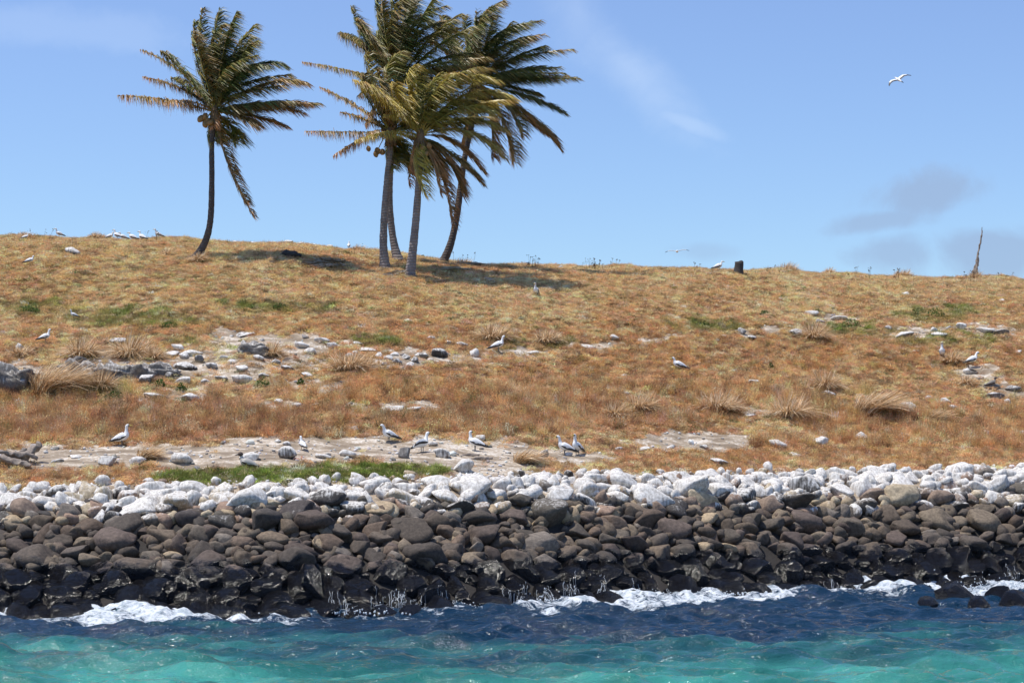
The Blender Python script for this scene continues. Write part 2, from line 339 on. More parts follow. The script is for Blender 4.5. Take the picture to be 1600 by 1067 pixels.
# stone: dry basalt, guano above the splash line, black and wet at the foot
def stone(name, src):
    m, t, out = newmat(name)
    g = t.new('ShaderNodeNewGeometry'); pos = g.outputs['Position']; nz = t.xyz(g.outputs['Normal'])[2]; pz = t.xyz(pos)[2]
    oi = t.new('ShaderNodeObjectInfo')
    if src == 'obj': tint = oi.outputs['Color']; wfac = oi.outputs['Alpha']
    else: aa = t.new('ShaderNodeAttribute', attribute_name='tint'); tint = aa.outputs['Color']; wfac = aa.outputs['Alpha']
    n = t.noise(pos, 2.2, 6, 0.6); nf = t.noise(pos, 11, 6, 0.7); nff = t.noise(pos, 45, 4, 0.7)
    st = t.vm('MULTIPLY', pos, (1, 1, 0.16)); ns = t.noise(st, 15, 4, 0.6)
    base = t.mix(t.ss(nf, 0.3, 0.75), t.mix(1.0, tint, (0.62, 0.60, 0.60), 'MULTIPLY'), t.mix(1.0, tint, (1.35, 1.32, 1.28), 'MULTIPLY'))
    base = t.mix(t.m('MULTIPLY', t.ss(nff, 0.62, 0.75), 0.3), base, (0.4, 0.38, 0.34))
    # guano: alpha of the colour gives how much of the stone is whitened
    gu = t.m('ADD', t.m('MULTIPLY', wfac, 1.45), t.m('MULTIPLY', nz, 0.30)); gu = t.m('ADD', gu, t.m('MULTIPLY', t.m('SUBTRACT', ns, 0.5), 1.15)); gu = t.m('ADD', gu, t.m('MULTIPLY', t.m('SUBTRACT', n, 0.5), 0.9))
    gm_ = t.m('MULTIPLY', t.ss(gu, 0.62, 1.15), t.ss(wfac, 0.02, 0.12))
    white = t.mix(t.ss(t.m('ADD', t.m('MULTIPLY', nf, .5), t.m('MULTIPLY', ns, .5)), 0.36, 0.62), (0.42, 0.385, 0.345), (0.83, 0.80, 0.745))
    c = t.mix(t.m('MULTIPLY', gm_, 0.93), base, white)
    wl = t.m('ADD', pz, t.m('MULTIPLY', t.m('SUBTRACT', n, 0.5), 1.3)); wet = t.ss(wl, 1.28, 0.98)
    c = t.mix(wet, c, t.mix(nf, (0.003, 0.0028, 0.0028), (0.022, 0.016, 0.013)))
    p = principled(t, out, Base_Color=c, Roughness=t.mr(wet, 0, 1, 0.82, 0.2))
    t.put(p.inputs['Specular IOR Level'], t.mr(wet, 0, 1, 0.35, 0.95))
    nw = t.noise(pos, 6.5, 5, 0.75); h = t.m('ADD', t.m('MULTIPLY', t.mix(wet, nf, nw), 0.8), t.m('MULTIPLY', nff, t.mr(wet, 0, 1, 0.3, 0.9)))
    t.put(p.inputs['Normal'], t.bump(h, t.mr(wet, 0, 1, 0.5, 1.0), t.mr(wet, 0, 1, 0.06, 0.34))); return m
stone_o = stone('shore_stone', 'obj'); stone_v = stone('shore_rubble', 'att')

# sea
sea_m, t, out = newmat('sea_water')
pos = t.new('ShaderNodeNewGeometry').outputs['Position']
teal = at('teal', t).outputs['Fac']; foam = at('foam', t).outputs['Fac']
n = t.noise(t.vm('MULTIPLY', pos, (0.35, 1.0, 1.0)), 0.55, 4, 0.6); tt = t.ss(t.m('ADD', teal, t.m('MULTIPLY', t.m('SUBTRACT', n, 0.5), 0.55)), 0.02, 0.95)
c = t.mix(tt, (0.004, 0.024, 0.050), t.mix(t.ss(n, 0.35, 0.65), (0.018, 0.135, 0.110), (0.050, 0.275, 0.225)))
r1 = t.noise(t.vm('MULTIPLY', pos, (0.7, 1.0, 1.0)), 2.3, 5, 0.6, dist=0.3); r2 = t.noise(t.vm('MULTIPLY', pos, (0.7, 1.0, 1.0)), 8, 4, 0.6)
fn = t.noise(t.vm('MULTIPLY', pos, (0.8, 1.0, 1.0)), 4.5, 8, 0.78, dist=0.9)
fm = t.ss(t.m('ADD', foam, t.m('MULTIPLY', t.m('SUBTRACT', fn, 0.5), 4.4)), 0.42, 1.15)
c = t.mix(t.m('MULTIPLY', fm, .92), c, t.mix(t.ss(r2, .35, .6), (0.36, 0.42, 0.46), (0.72, 0.75, 0.77)))
p = principled(t, out, Base_Color=c, Roughness=t.mr(fm, 0, 1, 0.07, 0.8), IOR=1.333)
t.put(p.inputs['Normal'], t.bump(t.m('ADD', r1, t.m('MULTIPLY', r2, 0.45)), 0.6, 0.20))
foam_m = simple('white_water', (0.60, 0.64, 0.67), 0.4, 0.3, 14)

# ------------------------------------------------------------------ ground sheet
def stretch(a, b, step, far, k=1.22):
    c = list(np.arange(a, b+1e-6, step)); s = step; x = a; L = []
    while x > -far: s *= k; x -= s; L.append(x)
    s = step; x = c[-1]; H = []
    while x < far: s *= k; x += s; H.append(x)
    return np.array(L[::-1]+c+H)
gxs = stretch(-27, 27, 0.15, 400); gys = np.array(list(np.arange(34, 100, 0.15))+list(100+np.cumsum(0.2*1.12**np.arange(46))))
gys = gys[gys < 415]
X, Y = np.meshgrid(gxs, gys); X = X.ravel(); Y = Y.ravel(); Z = ground(X, Y)
Z = np.where(np.abs(X) > 150, np.maximum(Z-(np.abs(X)-150)*0.1, -4), Z)
u_, v_, ba, gr, ru = zones(X, Y, Z)
link('ground', mesh_np('ground', np.stack([X, Y, Z], 1), quads=grid_quads(len(gys), len(gxs)), mat=gm,
     attrs={'bare': ('FLOAT', ba), 'green': ('FLOAT', gr), 'rust': ('FLOAT', ru)}), kind='structure')

# ------------------------------------------------------------------ sea
wx = stretch(-18, 18, 0.075, 9000, 1.18); wy = stretch(29, 60, 0.075, 9000, 1.18)
X, Y = np.meshgrid(wx, wy); X = X.ravel(); Y = Y.ravel()
amp = sstep(-np.hypot(X, Y-40), -260, -60)
H = np.zeros_like(X); rw = R(3)
for k in range(110):
    lam = 0.26*(3.6/0.26)**rw.rand(); th = rw.normal(1.42, 0.62); kx, ky = math.cos(th)*2*np.pi/lam, math.sin(th)*2*np.pi/lam
    ph = kx*X+ky*Y+rw.rand()*6.28+1.8*fbm(X*0.13, Y*0.13, 2, 40+k % 9)
    H += 0.0072*lam**.85*(np.exp(np.sin(ph))-1.266)*(.55+.9*fbm(X*.25, Y*.25, 2, 45))
near = (np.abs(X) < 60) & (Y > 0) & (Y < 100)
H = np.where(near, H, H*0.6)*amp
s = wall_s(X, Y); un = CU+F*X/np.clip(Y, 21, 999)
FO = [(-40, 960, 120, 12), (80, 962, 60, 8, .9), (230, 960, 140, 16, 1.15), (330, 962, 100, 12, 1.0), (450, 972, 60, 5, .55), (600, 966, 60, 6, .5), (705, 955, 40, 7, .6), (900, 946, 110, 8, .9), (1010, 940, 130, 11, 1.05), (1130, 934, 110, 10, .95),
      (1060, 944, 180, 6, .8), (1250, 918, 80, 9, .8), (1310, 916, 90, 8, 0.9), (1400, 908, 120, 22, 1.35), (1560, 932, 90, 12, 1.1), (1450, 905, 60, 18, 1.15), (1340, 918, 120, 12, .9), (1180, 928, 90, 10, .9), (1540, 930, 70, 12, .9), (1590, 920, 60, 14, 1.0), (1380, 920, 120, 7, .7), (860, 952, 60, 6, .7)]
vw = HV+F*CH/np.clip(Y, 5, 9999)
fo = np.max([E(un+(fbm(X, Y, 2, 77)-.5)*60, vw+(fbm(X*1.5, Y*.8, 2, 79)-.5)*14, *q) for q in FO], axis=0)
fo = np.maximum(fo, 0.40*sstep(s, -0.14, 0.0)*sstep(fbm(X*0.8, Y*0.3, 2, 61), .4, .55))
fo = fo*(.72+.6*fbm(X*.9, Y*1.6, 3, 63)); fo = np.maximum(fo, .30*sstep(s, -.36, -.1)*sstep(fbm(X*.35, Y*.9, 3, 64), .45, .6))
fo = np.where((s > -0.6) & (s < 1.0) & (np.abs(X) < 40), fo, 0)
H += fo*(0.34*np.maximum(fbm(X*2.2, Y*2.2, 3, 55)-0.42, 0)+0.07*fbm(X*6, Y*6, 2, 56))
vt = np.interp(un, [-700, 0, 300, 500, 800, 1100, 1300, 1600, 2300], [1004, 1004, 994, 998, 1016, 1018, 1002, 994, 992])
teal_a = np.clip((vw+(fbm(X*0.30, Y*0.7, 4, 90)-.5)*74-(vt-22))/82, 0, 1); teal_a = np.where(Y < 5, 1, teal_a)
teal_a = np.where(Y > 75, 0, teal_a)
fo = fo*(H*0+1)
link('sea', mesh_np('sea', np.stack([X, Y, H-0.02], 1), quads=grid_quads(len(wy), len(wx)), mat=sea_m,
     attrs={'teal': ('FLOAT', teal_a), 'foam': ('FLOAT', fo)}), kind='structure')

# ------------------------------------------------------------------ stones
def ico(sub):
    import bmesh
    b = bmesh.new(); bmesh.ops.create_icosphere(b, subdivisions=sub, radius=1); V = np.array([v.co[:] for v in b.verts]); T = np.array([[v.index for v in f.verts] for f in b.faces]); b.free(); return V, T
ICO = {k: ico(k) for k in (1, 2, 3, 4)}
def rock_shape(seed, sub=3, cuts=9, rough=0.05, flat=0.8, pit=0.0):
    r = R(seed); V, T = ICO[sub]; V = V.copy()*np.array([1.18, 0.95, 1.08])
    for i in range(cuts):
        n = r.normal(size=3); n /= np.linalg.norm(n); d = r.uniform(0.52, 0.86)
        k = V@n-d; V -= np.outer(np.where(k > 0, k*0.93, 0), n)
    V *= 1+rough*2.2*(vn3(V*1.3, seed)-.5)[:, None]+rough*1.2*(vn3(V*4, seed+3)-.5)[:, None]+rough*0.7*(vn3(V*9, seed+5)-.5)[:, None]+pit*(vn3(V*15, seed+7)+vn3(V*26, seed+9)*.6-.8)[:, None]
    V -= (V.max(0)+V.min(0))/2; V /= (V.max(0)-V.min(0))/2     # fits the unit box -1..1
    return V, T
SH = [rock_shape(100+i, 3, 10+i % 7, 0.045+0.03*(i % 3)) for i in range(26)]+[rock_shape(200+i, 4, 5+i % 4, 0.07, pit=.011) for i in range(8)]
RM = [mesh_np('boulder', V, tris=T, mat=stone_o) for V, T in SH]
rr = R(5)
BROWNS = [(0.080, 0.068, 0.058), (0.066, 0.058, 0.052), (0.098, 0.082, 0.066), (0.075, 0.068, 0.060), (0.088, 0.070, 0.058), (0.072, 0.060, 0.056), (0.115, 0.10, 0.080), (0.06, 0.054, 0.05)]
TANS = [(0.40, 0.31, 0.20), (0.27, 0.20, 0.15), (0.32, 0.22, 0.16), (0.20, 0.17, 0.14), (0.46, 0.38, 0.26)]
def stone_tint(t, big=1.0, u=800):
    """colour and guano share for a stone whose middle is at height z"""
    q = 2.5+(t-float(np.interp(u, [0, 700, 1000, 1600], [.775, .765, .73, .70])))*3.6+rr.normal(0, 0.10)
    if q > 2.53: return (BROWNS[rr.randint(8)] if rr.rand() < 0.12 else TANS[rr.randint(5)])+(float(np.clip(rr.normal(0.78, 0.22), 0.08, 1.0)),)
    if q > 2.06: return (TANS[rr.randint(5)] if rr.rand() < 0.62 else BROWNS[rr.randint(8)])+(float(np.clip(rr.normal(0.28, 0.2), 0, .8)),)
    if rr.rand() < 0.07: return TANS[3]+(0.12,)
    if rr.rand() < 0.03: return TANS[0]+(0.0,)
    b = BROWNS[rr.randint(8)]; k = rr.uniform(1.05, 1.85); return (b[0]*k*1.1, b[1]*k, b[2]*k*.88, 0.0)
# boulders of the sea wall, packed largest first: position along the wall, up its face, half width
def wall_point(u, t):
    fd = np.interp(u, US, footD); D = fd+t*5.2; x = (u-CU)*D/F; return x, D
fixed = [(737, 0.87, 0.72), (488, 0.60, .66), (1362, .97, .66), (1410, .80, .68), (625, .80, .56), (215, .80, .75), (405, .97, .6), (88, 1.0, .5), (835, .98, .55), (1110, .96, .62), (1060, .93, .7), (690, 1.02, .62), (588, 1.02, .5),
         (1180, .14, .6), (180, .20, .75), (470, .15, .72), (660, .32, .62), (180, .50, .62), (900, .50, .5), (1050, .45, .62), (1260, .48, .6), (1330, .45, .55), (1240, .36, .55), (870, .95, .45), (925, 1.02, .6), (1010, .55, .55), (370, .2, .6), (30, .2, .7), (1390, 1.04, .5), (1500, .98, .8), (1480, 1.05, .5), (610, .22, .5), (740, .3, .5), (150, .95, .62), (310, 1.0, .6), (240, 1.0, .5)]
cand = [(u, t, a) for u, t, a in fixed]
for k, (n, lo, hi) in enumerate(((130, .54, .68), (1400, .38, .50), (12500, .21, .36))):
    for i in range(n): cand.append((rr.uniform(-260, 1860), rr.uniform(-0.12, .99), rr.uniform(lo, hi)))
pl = []
def try_place(u, t, a, sq=0.80):
    if t < .26 and a > .50: a = .50
    if t > .9 and a > .56: a = .56
    a *= .94
    t = min(t, 1.0)
    x, D = wall_point(u, t); s = t*5.2*1.16
    for (x2, s2, a2, *_) in pl:
        dx = (x-x2); ds = (s-s2)/0.66
        if dx*dx+ds*ds < (sq*(a+a2))**2: return
    pl.append((x, s, a, u, t, D))
for c_ in cand: try_place(*c_)
# seaward stones at the right and the left
for (u, v, a) in [(1495, 938, .55), (1560, 935, .45), (1590, 945, .5), (1530, 945, .35), (1450, 946, .4), (1470, 905, .5), (1520, 915, .42), (60, 950, .6), (250, 958, .5), (330, 955, .45), (420, 962, .45), (660, 945, .45), (480, 955, .6), (560, 955, .45), (960, 925, .4), (1120, 925, .35), (1075, 932, .3)]:
    D = CH*F/(v-HV); x = (u-CU)*D/F; pl.append((x, 0, a, u, (D-np.interp(u, US, footD))/5.2, D))
pl.sort(key=lambda q: -q[2]/q[5])
wall = thing('sea_wall', (0, 50, 0), 'rough sea wall of piled boulders, whitened on top and black and wet at the waterline', 'sea wall')
rub = Buf(); bvhV = []; bvhT = []; bn = 0
def rock_matrix(x, y, z, a, b, c, rot):
    return Matrix.Translation((x, y, z)) @ Euler(rot).to_matrix().to_4x4() @ Matrix.Diagonal((a, b, c, 1))
def to_bvh(W, T):
    global bn
    bvhV.append(W); bvhT.append(T+bn); bn += len(W)
ns = 0
for (x, s_, a, u, t_, D) in pl:
    b = a*rr.uniform(0.68, 0.95); c = a*(rr.uniform(0.44, 0.68) if a > .3 else rr.uniform(.5, .8))
    z0 = float(ground0(x, D)); z = z0+c*(0.30 if t_ < 0.8 else -0.05)+(0.05 if a > .55 and t_ < .8 else 0)
    if t_ < 0.0: z = max(z0, -0.12)+c*0.32
    rot = (rr.normal(0.10, 0.26), rr.normal(0, 0.24), rr.uniform(0, 6.28) if rr.rand() < .3 else rr.normal(0, .5))
    idx = rr.randint(26) if t_ > .28 else 26+rr.randint(8); c = c if t_ > .28 else a*rr.uniform(.66, .9); M = rock_matrix(x, D, z, a, b, c, rot); Mn = np.array(M); V, T = SH[idx]; W = V@Mn[:3, :3].T+Mn[:3, 3]; to_bvh(W, T)
    tin = stone_tint(t_, u=u)
    if -15 < u < 1615 and ns < 300:
        ns += 1; o = link('boulder', RM[idx], wall); o.matrix_basis = Matrix.Translation((0, -50, 0)) @ M; o.color = tin
    else: rub.add(W, T=T, A=tin)
for i in range(1900):      # smaller stones wedged between the boulders
    u = rr.uniform(-260, 1860); t_ = rr.uniform(-0.06, 1.12); t_ = t_ if t_ > .26 or rr.rand() < .35 else t_+.5; a = rr.uniform(.12, .30) if t_ < 0.95 else rr.uniform(.06, .24); x, D = wall_point(u, t_)
    z = float(ground0(x, D))+a*0.5*rr.rand()+0.02; idx = rr.randint(26)
    if i == 0: SM = [rock_shape(300+k, 2, 7, .07) for k in range(8)]
    V, T = SM[idx % 8]
    Mn = np.array(rock_matrix(x, D, z, a, a*rr.uniform(.6, 1), a*rr.uniform(.5, .9), (rr.normal(0, .5), rr.normal(0, .5), rr.uniform(0, 6.28))))
    W = V@Mn[:3, :3].T+Mn[:3, 3]; rub.add(W, T=T, A=stone_tint(t_, u=u)); to_bvh(W, T)
link('small_boulder', rub.mesh('small_boulder', stone_v), wall, loc=(0, -50, 0), kind='stuff')
BV = BVHTree.FromPolygons([Vector(v) for v in np.vstack(bvhV).tolist()], np.vstack(bvhT).tolist())

# water running back over the wet stones, and spray where waves break
ww_ = Buf(); rw = R(21); V1_, T1_ = ICO[1]
def hit(x, y, dflt=0.0):
    h = BV.ray_cast(Vector((x, y, 6)), Vector((0, 0, -1)))
    return max(h[0].z if h[0] is not None else dflt, 0.0)
for (u, v0, wd, n, up) in [(600, 940, 26, 26, .75), (622, 944, 14, 18, .7), (545, 955, 8, 8, .35), (700, 940, 20, 20, .6), (712, 945, 10, 10, .55), (825, 925, 14, 14, .7), (850, 935, 24, 18, .6), (895, 918, 14, 20, .8), (945, 915, 14, 18, .75),
                           (990, 918, 10, 14, .6), (1035, 925, 12, 10, .4), (655, 950, 10, 8, .3), (800, 945, 10, 10, .4), (525, 960, 20, 10, .3), (1290, 905, 16, 12, .4), (1585, 925, 18, 16, .5), (1530, 925, 20, 14, .4)]:
    fd = np.interp(u, US, footD)
    for i in range(int(n*.8)):
        uu = u+rw.normal(0, wd*0.5); pts = []; y = fd+rw.uniform(0.0, 1.0)**1.8*up*.72; x = (uu-CU)*y/F; pz = None
        while y > fd-0.5 and len(pts) < 60:
            z = hit(x, y)
            if pz is not None and z > pz+0.02: z = pz      # falls free of the stone
            if pz is not None and pz-z > 0.12:
                for q in np.linspace(pz-0.06, z+0.03, 4): pts.append((x+rw.normal(0, .006), y+0.01, q+0.02))
            pts.append((x, y, z+0.015)); pz = z; y -= 0.04; x += rw.normal(0, .024)
            if z <= 0.02: break
        if len(pts) > 4:
            j0 = rw.randint(0, max(1, len(pts)//2)); q_ = pts[j0:j0+rw.randint(5, 40)]
            if len(q_) > 3: V, Q, T = tube(q_, rw.uniform(.0022, .0048), 4, up=(0, 1, .1)); ww_.add(V, Q, T)
        for (px_, py_, pz_) in pts:
            if rw.rand() < .94: continue
            r_ = rw.uniform(.004, .010); ww_.add(V1_*np.array([r_, r_*.8, r_*rw.uniform(1.5, 5)])+np.array([px_+rw.normal(0, .03), py_-.01, pz_+rw.normal(0, .012)]), T=T1_)
V1, T1 = ICO[1]
def spray(u, v, wd, h, n, r0=.012, r1=.05):
    D = CH*F/(v-HV)
    for i in range(n):
        e = rw.exponential(h*.35); x = (u+rw.normal(0, wd)-CU)*D/F; r_ = rw.uniform(r0, r1)*(.7 if e < h*.4 else .4)
        ww_.add(V1*r_*np.array([1, 1, rw.uniform(.7, 1.6)])+np.array([x+e*rw.normal(0, .15), D+rw.normal(0, .25), 0.05+e]), T=T1)
for q in [(230, 952, 42, .22, 260), (300, 955, 40, .15, 120), (80, 955, 30, .15, 100), (1445, 905, 17, .75, 1500), (1440, 905, 45, .35, 900), (1560, 925, 40, .25, 400), (1400, 910, 25, .35, 260), (1350, 915, 40, .2, 160), (1000, 935, 60, .15, 220), (1130, 930, 40, .12, 120), (1590, 925, 14, .3, 120),
          (900, 935, 20, .25, 120), (620, 955, 20, .15, 80), (1240, 916, 30, .15, 100), (850, 945, 30, .25, 200), (1290, 914, 40, .2, 160), (700, 952, 30, .15, 120), (550, 962, 30, .12, 90), (1480, 912, 20, .4, 160), (110, 958, 50, .14, 160), (380, 962, 40, .1, 100), (1060, 933, 40, .15, 160)]: spray(*q)
link('white_water', ww_.mesh('white_water', foam_m), kind='stuff')

# ------------------------------------------------------------------ plants scattered over the slope
protos = {}
def proto(name, builder, n):
    c = bpy.data.collections.new(name)
    for i in range(n):
        o = bpy.data.objects.new('%s_clump' % name, builder(R(500+i*7+len(name)))); c.objects.link(o)
    protos[name] = c
def blades(r, n, h, spread, wid, lean=(0.12, 0.0), seg=3, droop=0.4, base=.05, tints=None):
    """n curved blades as narrow strips"""
    th = r.rand(n)*2*np.pi; L = h*r.uniform(.55, 1.1, n); out = spread*r.rand(n)**.7; b0 = np.stack([np.cos(th)*base*r.rand(n), np.sin(th)*base*r.rand(n), np.zeros(n)], 1)
    d = np.stack([np.cos(th)*out+lean[0], np.sin(th)*out+lean[1], np.ones(n)], 1); d /= np.linalg.norm(d, axis=1)[:, None]
    t = np.linspace(0, 1, seg+1); V = []
    side = np.stack([-np.sin(th+r.normal(0, 1, n)), np.cos(th+r.normal(0, 1, n)), r.normal(0, .2, n)], 1)
    for k in t:
        hd = np.stack([d[:, 0], d[:, 1], np.zeros(n)], 1)
        c = b0+d*(L*k)[:, None]+hd*(droop*L*k*k)[:, None]-np.array([0, 0, 1])*(droop*1.1*L*k**2.2)[:, None]*out[:, None]
        wv = (wid*(1-k*0.85)*r.uniform(.7, 1.3, n))[:, None]*side*.5
        V += [c-wv, c+wv]
    V = np.stack(V, 1); m = 2*(seg+1); Q = []
    base_q = np.array([[2*k, 2*k+1, 2*k+3, 2*k+2] for k in range(seg)])
    Q = (np.arange(n)[:, None, None]*m+base_q[None]).reshape(-1, 4)
    return V.reshape(-1, 3), Q
def leaves(r, n, rx, rz, size, up=.5):
    th = r.rand(n)*2*np.pi; q = np.sqrt(r.rand(n))*rx; c = np.stack([np.cos(th)*q, np.sin(th)*q, rz*(1-(q/rx)**2)*r.uniform(.15, 1.1, n)], 1)
    a = r.normal(size=(n, 3)); a[:, 2] += up; a /= np.linalg.norm(a, axis=1)[:, None]; b = np.cross(a, r.normal(size=(n, 3))); b /= np.linalg.norm(b, axis=1)[:, None]; a2 = np.cross(a, b)
    s = (size*r.uniform(.6, 1.3, n))[:, None]
    V = np.stack([c-b*s, c+a2*s*.45, c+b*s, c-a2*s*.45], 1).reshape(-1, 3); Q = np.arange(n*4).reshape(-1, 4); return V, Q
def p_straw(r): V, Q = blades(r, 46, .26, .9, .017, (.25, 0), 3, .5, .16); return mesh_np('straw', V, quads=Q, mat=veg_i, smooth=False)
def p_mat(r):
    V, Q = leaves(r, 110, .27, .14, .030); V2, Q2 = blades(r, 18, .22, 1.0, .013, (.2, 0), 2, .3, .22); return mesh_np('mat', np.vstack([V, V2]), quads=np.vstack([Q, Q2+len(V)]), mat=veg_i, smooth=False)
def p_herb(r):
    V, Q = blades(r, 26, .42, .55, .012, (.15, 0), 3, .15, .16); V2, Q2 = leaves(r, 100, .24, .36, .022, 0); return mesh_np('herb', np.vstack([V, V2]), quads=np.vstack([Q, Q2+len(V)]), mat=veg_i, smooth=False)
def p_green(r):
    V, Q = blades(r, 40, .20, .6, .020, (.1, 0), 2, .3, .18); V2, Q2 = leaves(r, 40, .2, .12, .03); return mesh_np('green', np.vstack([V, V2]), quads=np.vstack([Q, Q2+len(V)]), mat=veg_i, smooth=False)
proto('straw', p_straw, 4); proto('mat', p_mat, 4); proto('herb', p_herb, 4); proto('green', p_green, 3)
PEB = bpy.data.collections.new('pebbles')
peb_m, t, out = newmat('pebble_stone'); a = t.new('ShaderNodeAttribute', attribute_name='tint', attribute_type='INSTANCER')
n = t.noise(t.new('ShaderNodeNewGeometry').outputs['Position'], 12, 4); k = t.mr(n, .3, .7, .6, 1.2); principled(t, out, Base_Color=t.mix(1.0, a.outputs['Color'], t.cxyz(k, k, k), 'MULTIPLY'), Roughness=.9)
for i in range(5):
    V, T = rock_shape(900+i, 2, 6, .08); PEB.objects.link(bpy.data.objects.new('pebble', mesh_np('pebble', V, tris=T, mat=peb_m)))
protos['pebble'] = PEB

def scatter(name, Pts, coll, scale, tints, label, tilt=.18, flat=None):
    n = len(Pts); me = bpy.data.meshes.new(name); me.vertices.add(n); me.vertices.foreach_set('co', Pts.astype(np.float32).ravel())
    r = R(len(name)+n)
    for k, ty, arr in (('tint', 'FLOAT_COLOR', np.hstack([tints, np.ones((n, 1))])), ('rot', 'FLOAT_VECTOR', np.stack([r.normal(0, tilt, n), r.normal(0, tilt, n), r.rand(n)*6.28], 1)),
                       ('scl', 'FLOAT_VECTOR', scale if scale.ndim == 2 else np.stack([scale]*3, 1)), ('idx', 'INT', r.randint(0, 100, n))):
        a = me.attributes.new(k, ty, 'POINT'); a.data.foreach_set({'FLOAT_COLOR': 'color', 'FLOAT_VECTOR': 'vector', 'INT': 'value'}[ty], (arr.astype(np.int32) if ty == 'INT' else arr.astype(np.float32)).ravel())
    o = link(name, me, kind='stuff', label=label)
    g = bpy.data.node_groups.new(name, 'GeometryNodeTree'); g.interface.new_socket('Geometry', in_out='INPUT', socket_type='NodeSocketGeometry'); g.interface.new_socket('Geometry', in_out='OUTPUT', socket_type='NodeSocketGeometry')
    N = g.nodes; gi = N.new('NodeGroupInput'); go = N.new('NodeGroupOutput'); ip = N.new('GeometryNodeInstanceOnPoints'); ci = N.new('GeometryNodeCollectionInfo')
    ci.inputs['Collection'].default_value = coll; ci.inputs['Separate Children'].default_value = True; ci.inputs['Reset Children'].default_value = True
    def na(nm, ty):
        q = N.new('GeometryNodeInputNamedAttribute'); q.data_type = ty; q.inputs['Name'].default_value = nm; return q.outputs['Attribute']
    g.links.new(gi.outputs[0], ip.inputs['Points']); g.links.new(ci.outputs[0], ip.inputs['Instance']); ip.inputs['Pick Instance'].default_value = True
    g.links.new(na('idx', 'INT'), ip.inputs['Instance Index']); 
    er = N.new('FunctionNodeEulerToRotation'); g.links.new(na('rot', 'FLOAT_VECTOR'), er.inputs[0]); g.links.new(er.outputs[0], ip.inputs['Rotation'])
    g.links.new(na('scl', 'FLOAT_VECTOR'), ip.inputs['Scale']); g.links.new(ip.outputs[0], go.inputs[0])
    md = o.modifiers.new('scatter', 'NODES'); md.node_group = g; return o

rv = R(31)
def rand_ground(n, t0=1.04, far=7):
    n = int(n*1.28); D = np.sqrt(rv.uniform(46**2, 104**2, n)); u = rv.uniform(-340, 1940, n); x = (u-CU)*D/F; s = wall_s(x, D); td = np.interp(u, US, footD)+5.2
    ok = (s > t0) & (D < td+37+far); return x[ok], D[ok]
def jit(c, n, a=.18, h=.06):
    c = np.broadcast_to(np.array(c, float), (n, 3)); k = np.exp(rv.normal(0, a, n))[:, None]; return np.clip(c*k*(1+rv.normal(0, h, (n, 3))), 0.005, .9)
def lerp(a, b, t): return np.array(a)*(1-t[:, None])+np.array(b)*t[:, None]
# low mat of dry creeping plants over everything that is not bare
x, y = rand_ground(165000); z = ground(x, y); u, v, ba, gr, ru = zones(x, y, z)
keep = rv.rand(len(x)) < (1-ba*1.02); x, y, z, u, v, ba, gr, ru = [q[keep] for q in (x, y, z, u, v, ba, gr, ru)]
big = fbm(x*0.5, y*.25, 3, 60); fine = fbm(x*2.2, y*1.1, 3, 66)
base = 1.36*lerp((.69, .465, .255), (.58, .365, .19), sstep(big, .35, .65)); base = base*(1-ru[:, None])+np.array((.62, .36, .165))*ru[:, None]*1.15
deep = np.maximum(E(u, v, 300, 660, 420, 30), E(u, v, 900, 650, 300, 30)*.6)*sstep(fine, .3, .6); base = base*(1-.55*deep[:, None])+np.array((.36, .20, .105))*.55*deep[:, None]
up = sstep(-v, -520, -470); ye = up*sstep(fbm(x*.7, y*.3, 3, 70), .4, .6)*.45; base = base*(1-ye[:, None])+np.array((.84, .59, .29))*ye[:, None]
base = base*(1-gr[:, None])+np.array((.30, .34, .09))*gr[:, None]
olive = (rv.rand(len(x)) < .02+.05*up*(fbm(x*1.5, y*.8, 3, 72) > .55)); base[olive] = (.16, .18, .07)
base *= np.where(v < 520, .86+.30*fine, 0.66+.7*fine)[:, None]
pale = rv.rand(len(x)) < .16; base[pale] = base[pale]*.35+np.array((.85, .68, .44))*.65
dk = rv.rand(len(x)) < .14; base[dk] = base[dk]*.4+np.array((.20, .13, .09))*.4
n = len(x); tm = np.clip(base*np.exp(rv.normal(0, .28, n))[:, None]*(1+rv.normal(0, .07, (n, 3))), .005, .9)
isg = (gr > .5) & (rv.rand(n) < .6); ish = ~isg & ((ru > .45) & (rv.rand(n) < .4+.3*(v > 600))); ist = ~isg & ~ish & (rv.rand(n) < .33); ism = ~(isg | ish | ist)
hs = np.where(v > 600, 1.0, .62)*np.where(v > 700, .5, 1)
for nm, mk, cl, sc_, lb in (('dry_ground_cover', ism, 'mat', rv.uniform(.5, .95, n), 'dry straw coloured creeping ground cover on the slope'), ('dry_grass', ist, 'straw', rv.uniform(.5, 1.0, n), 'short dry straw grass all over the slope'),
                             ('rust_herbs', ish, 'herb', rv.uniform(.55, 1.1, n)*hs, 'rust brown dead herbs in thick patches on the slope'), ('green_grass', isg, 'green', rv.uniform(.5, 1.1, n), 'patches of short green grass between dry growth')):
    scatter(nm, np.stack([x, y, z-.01], 1)[mk], protos[cl], sc_[mk], tm[mk], lb)
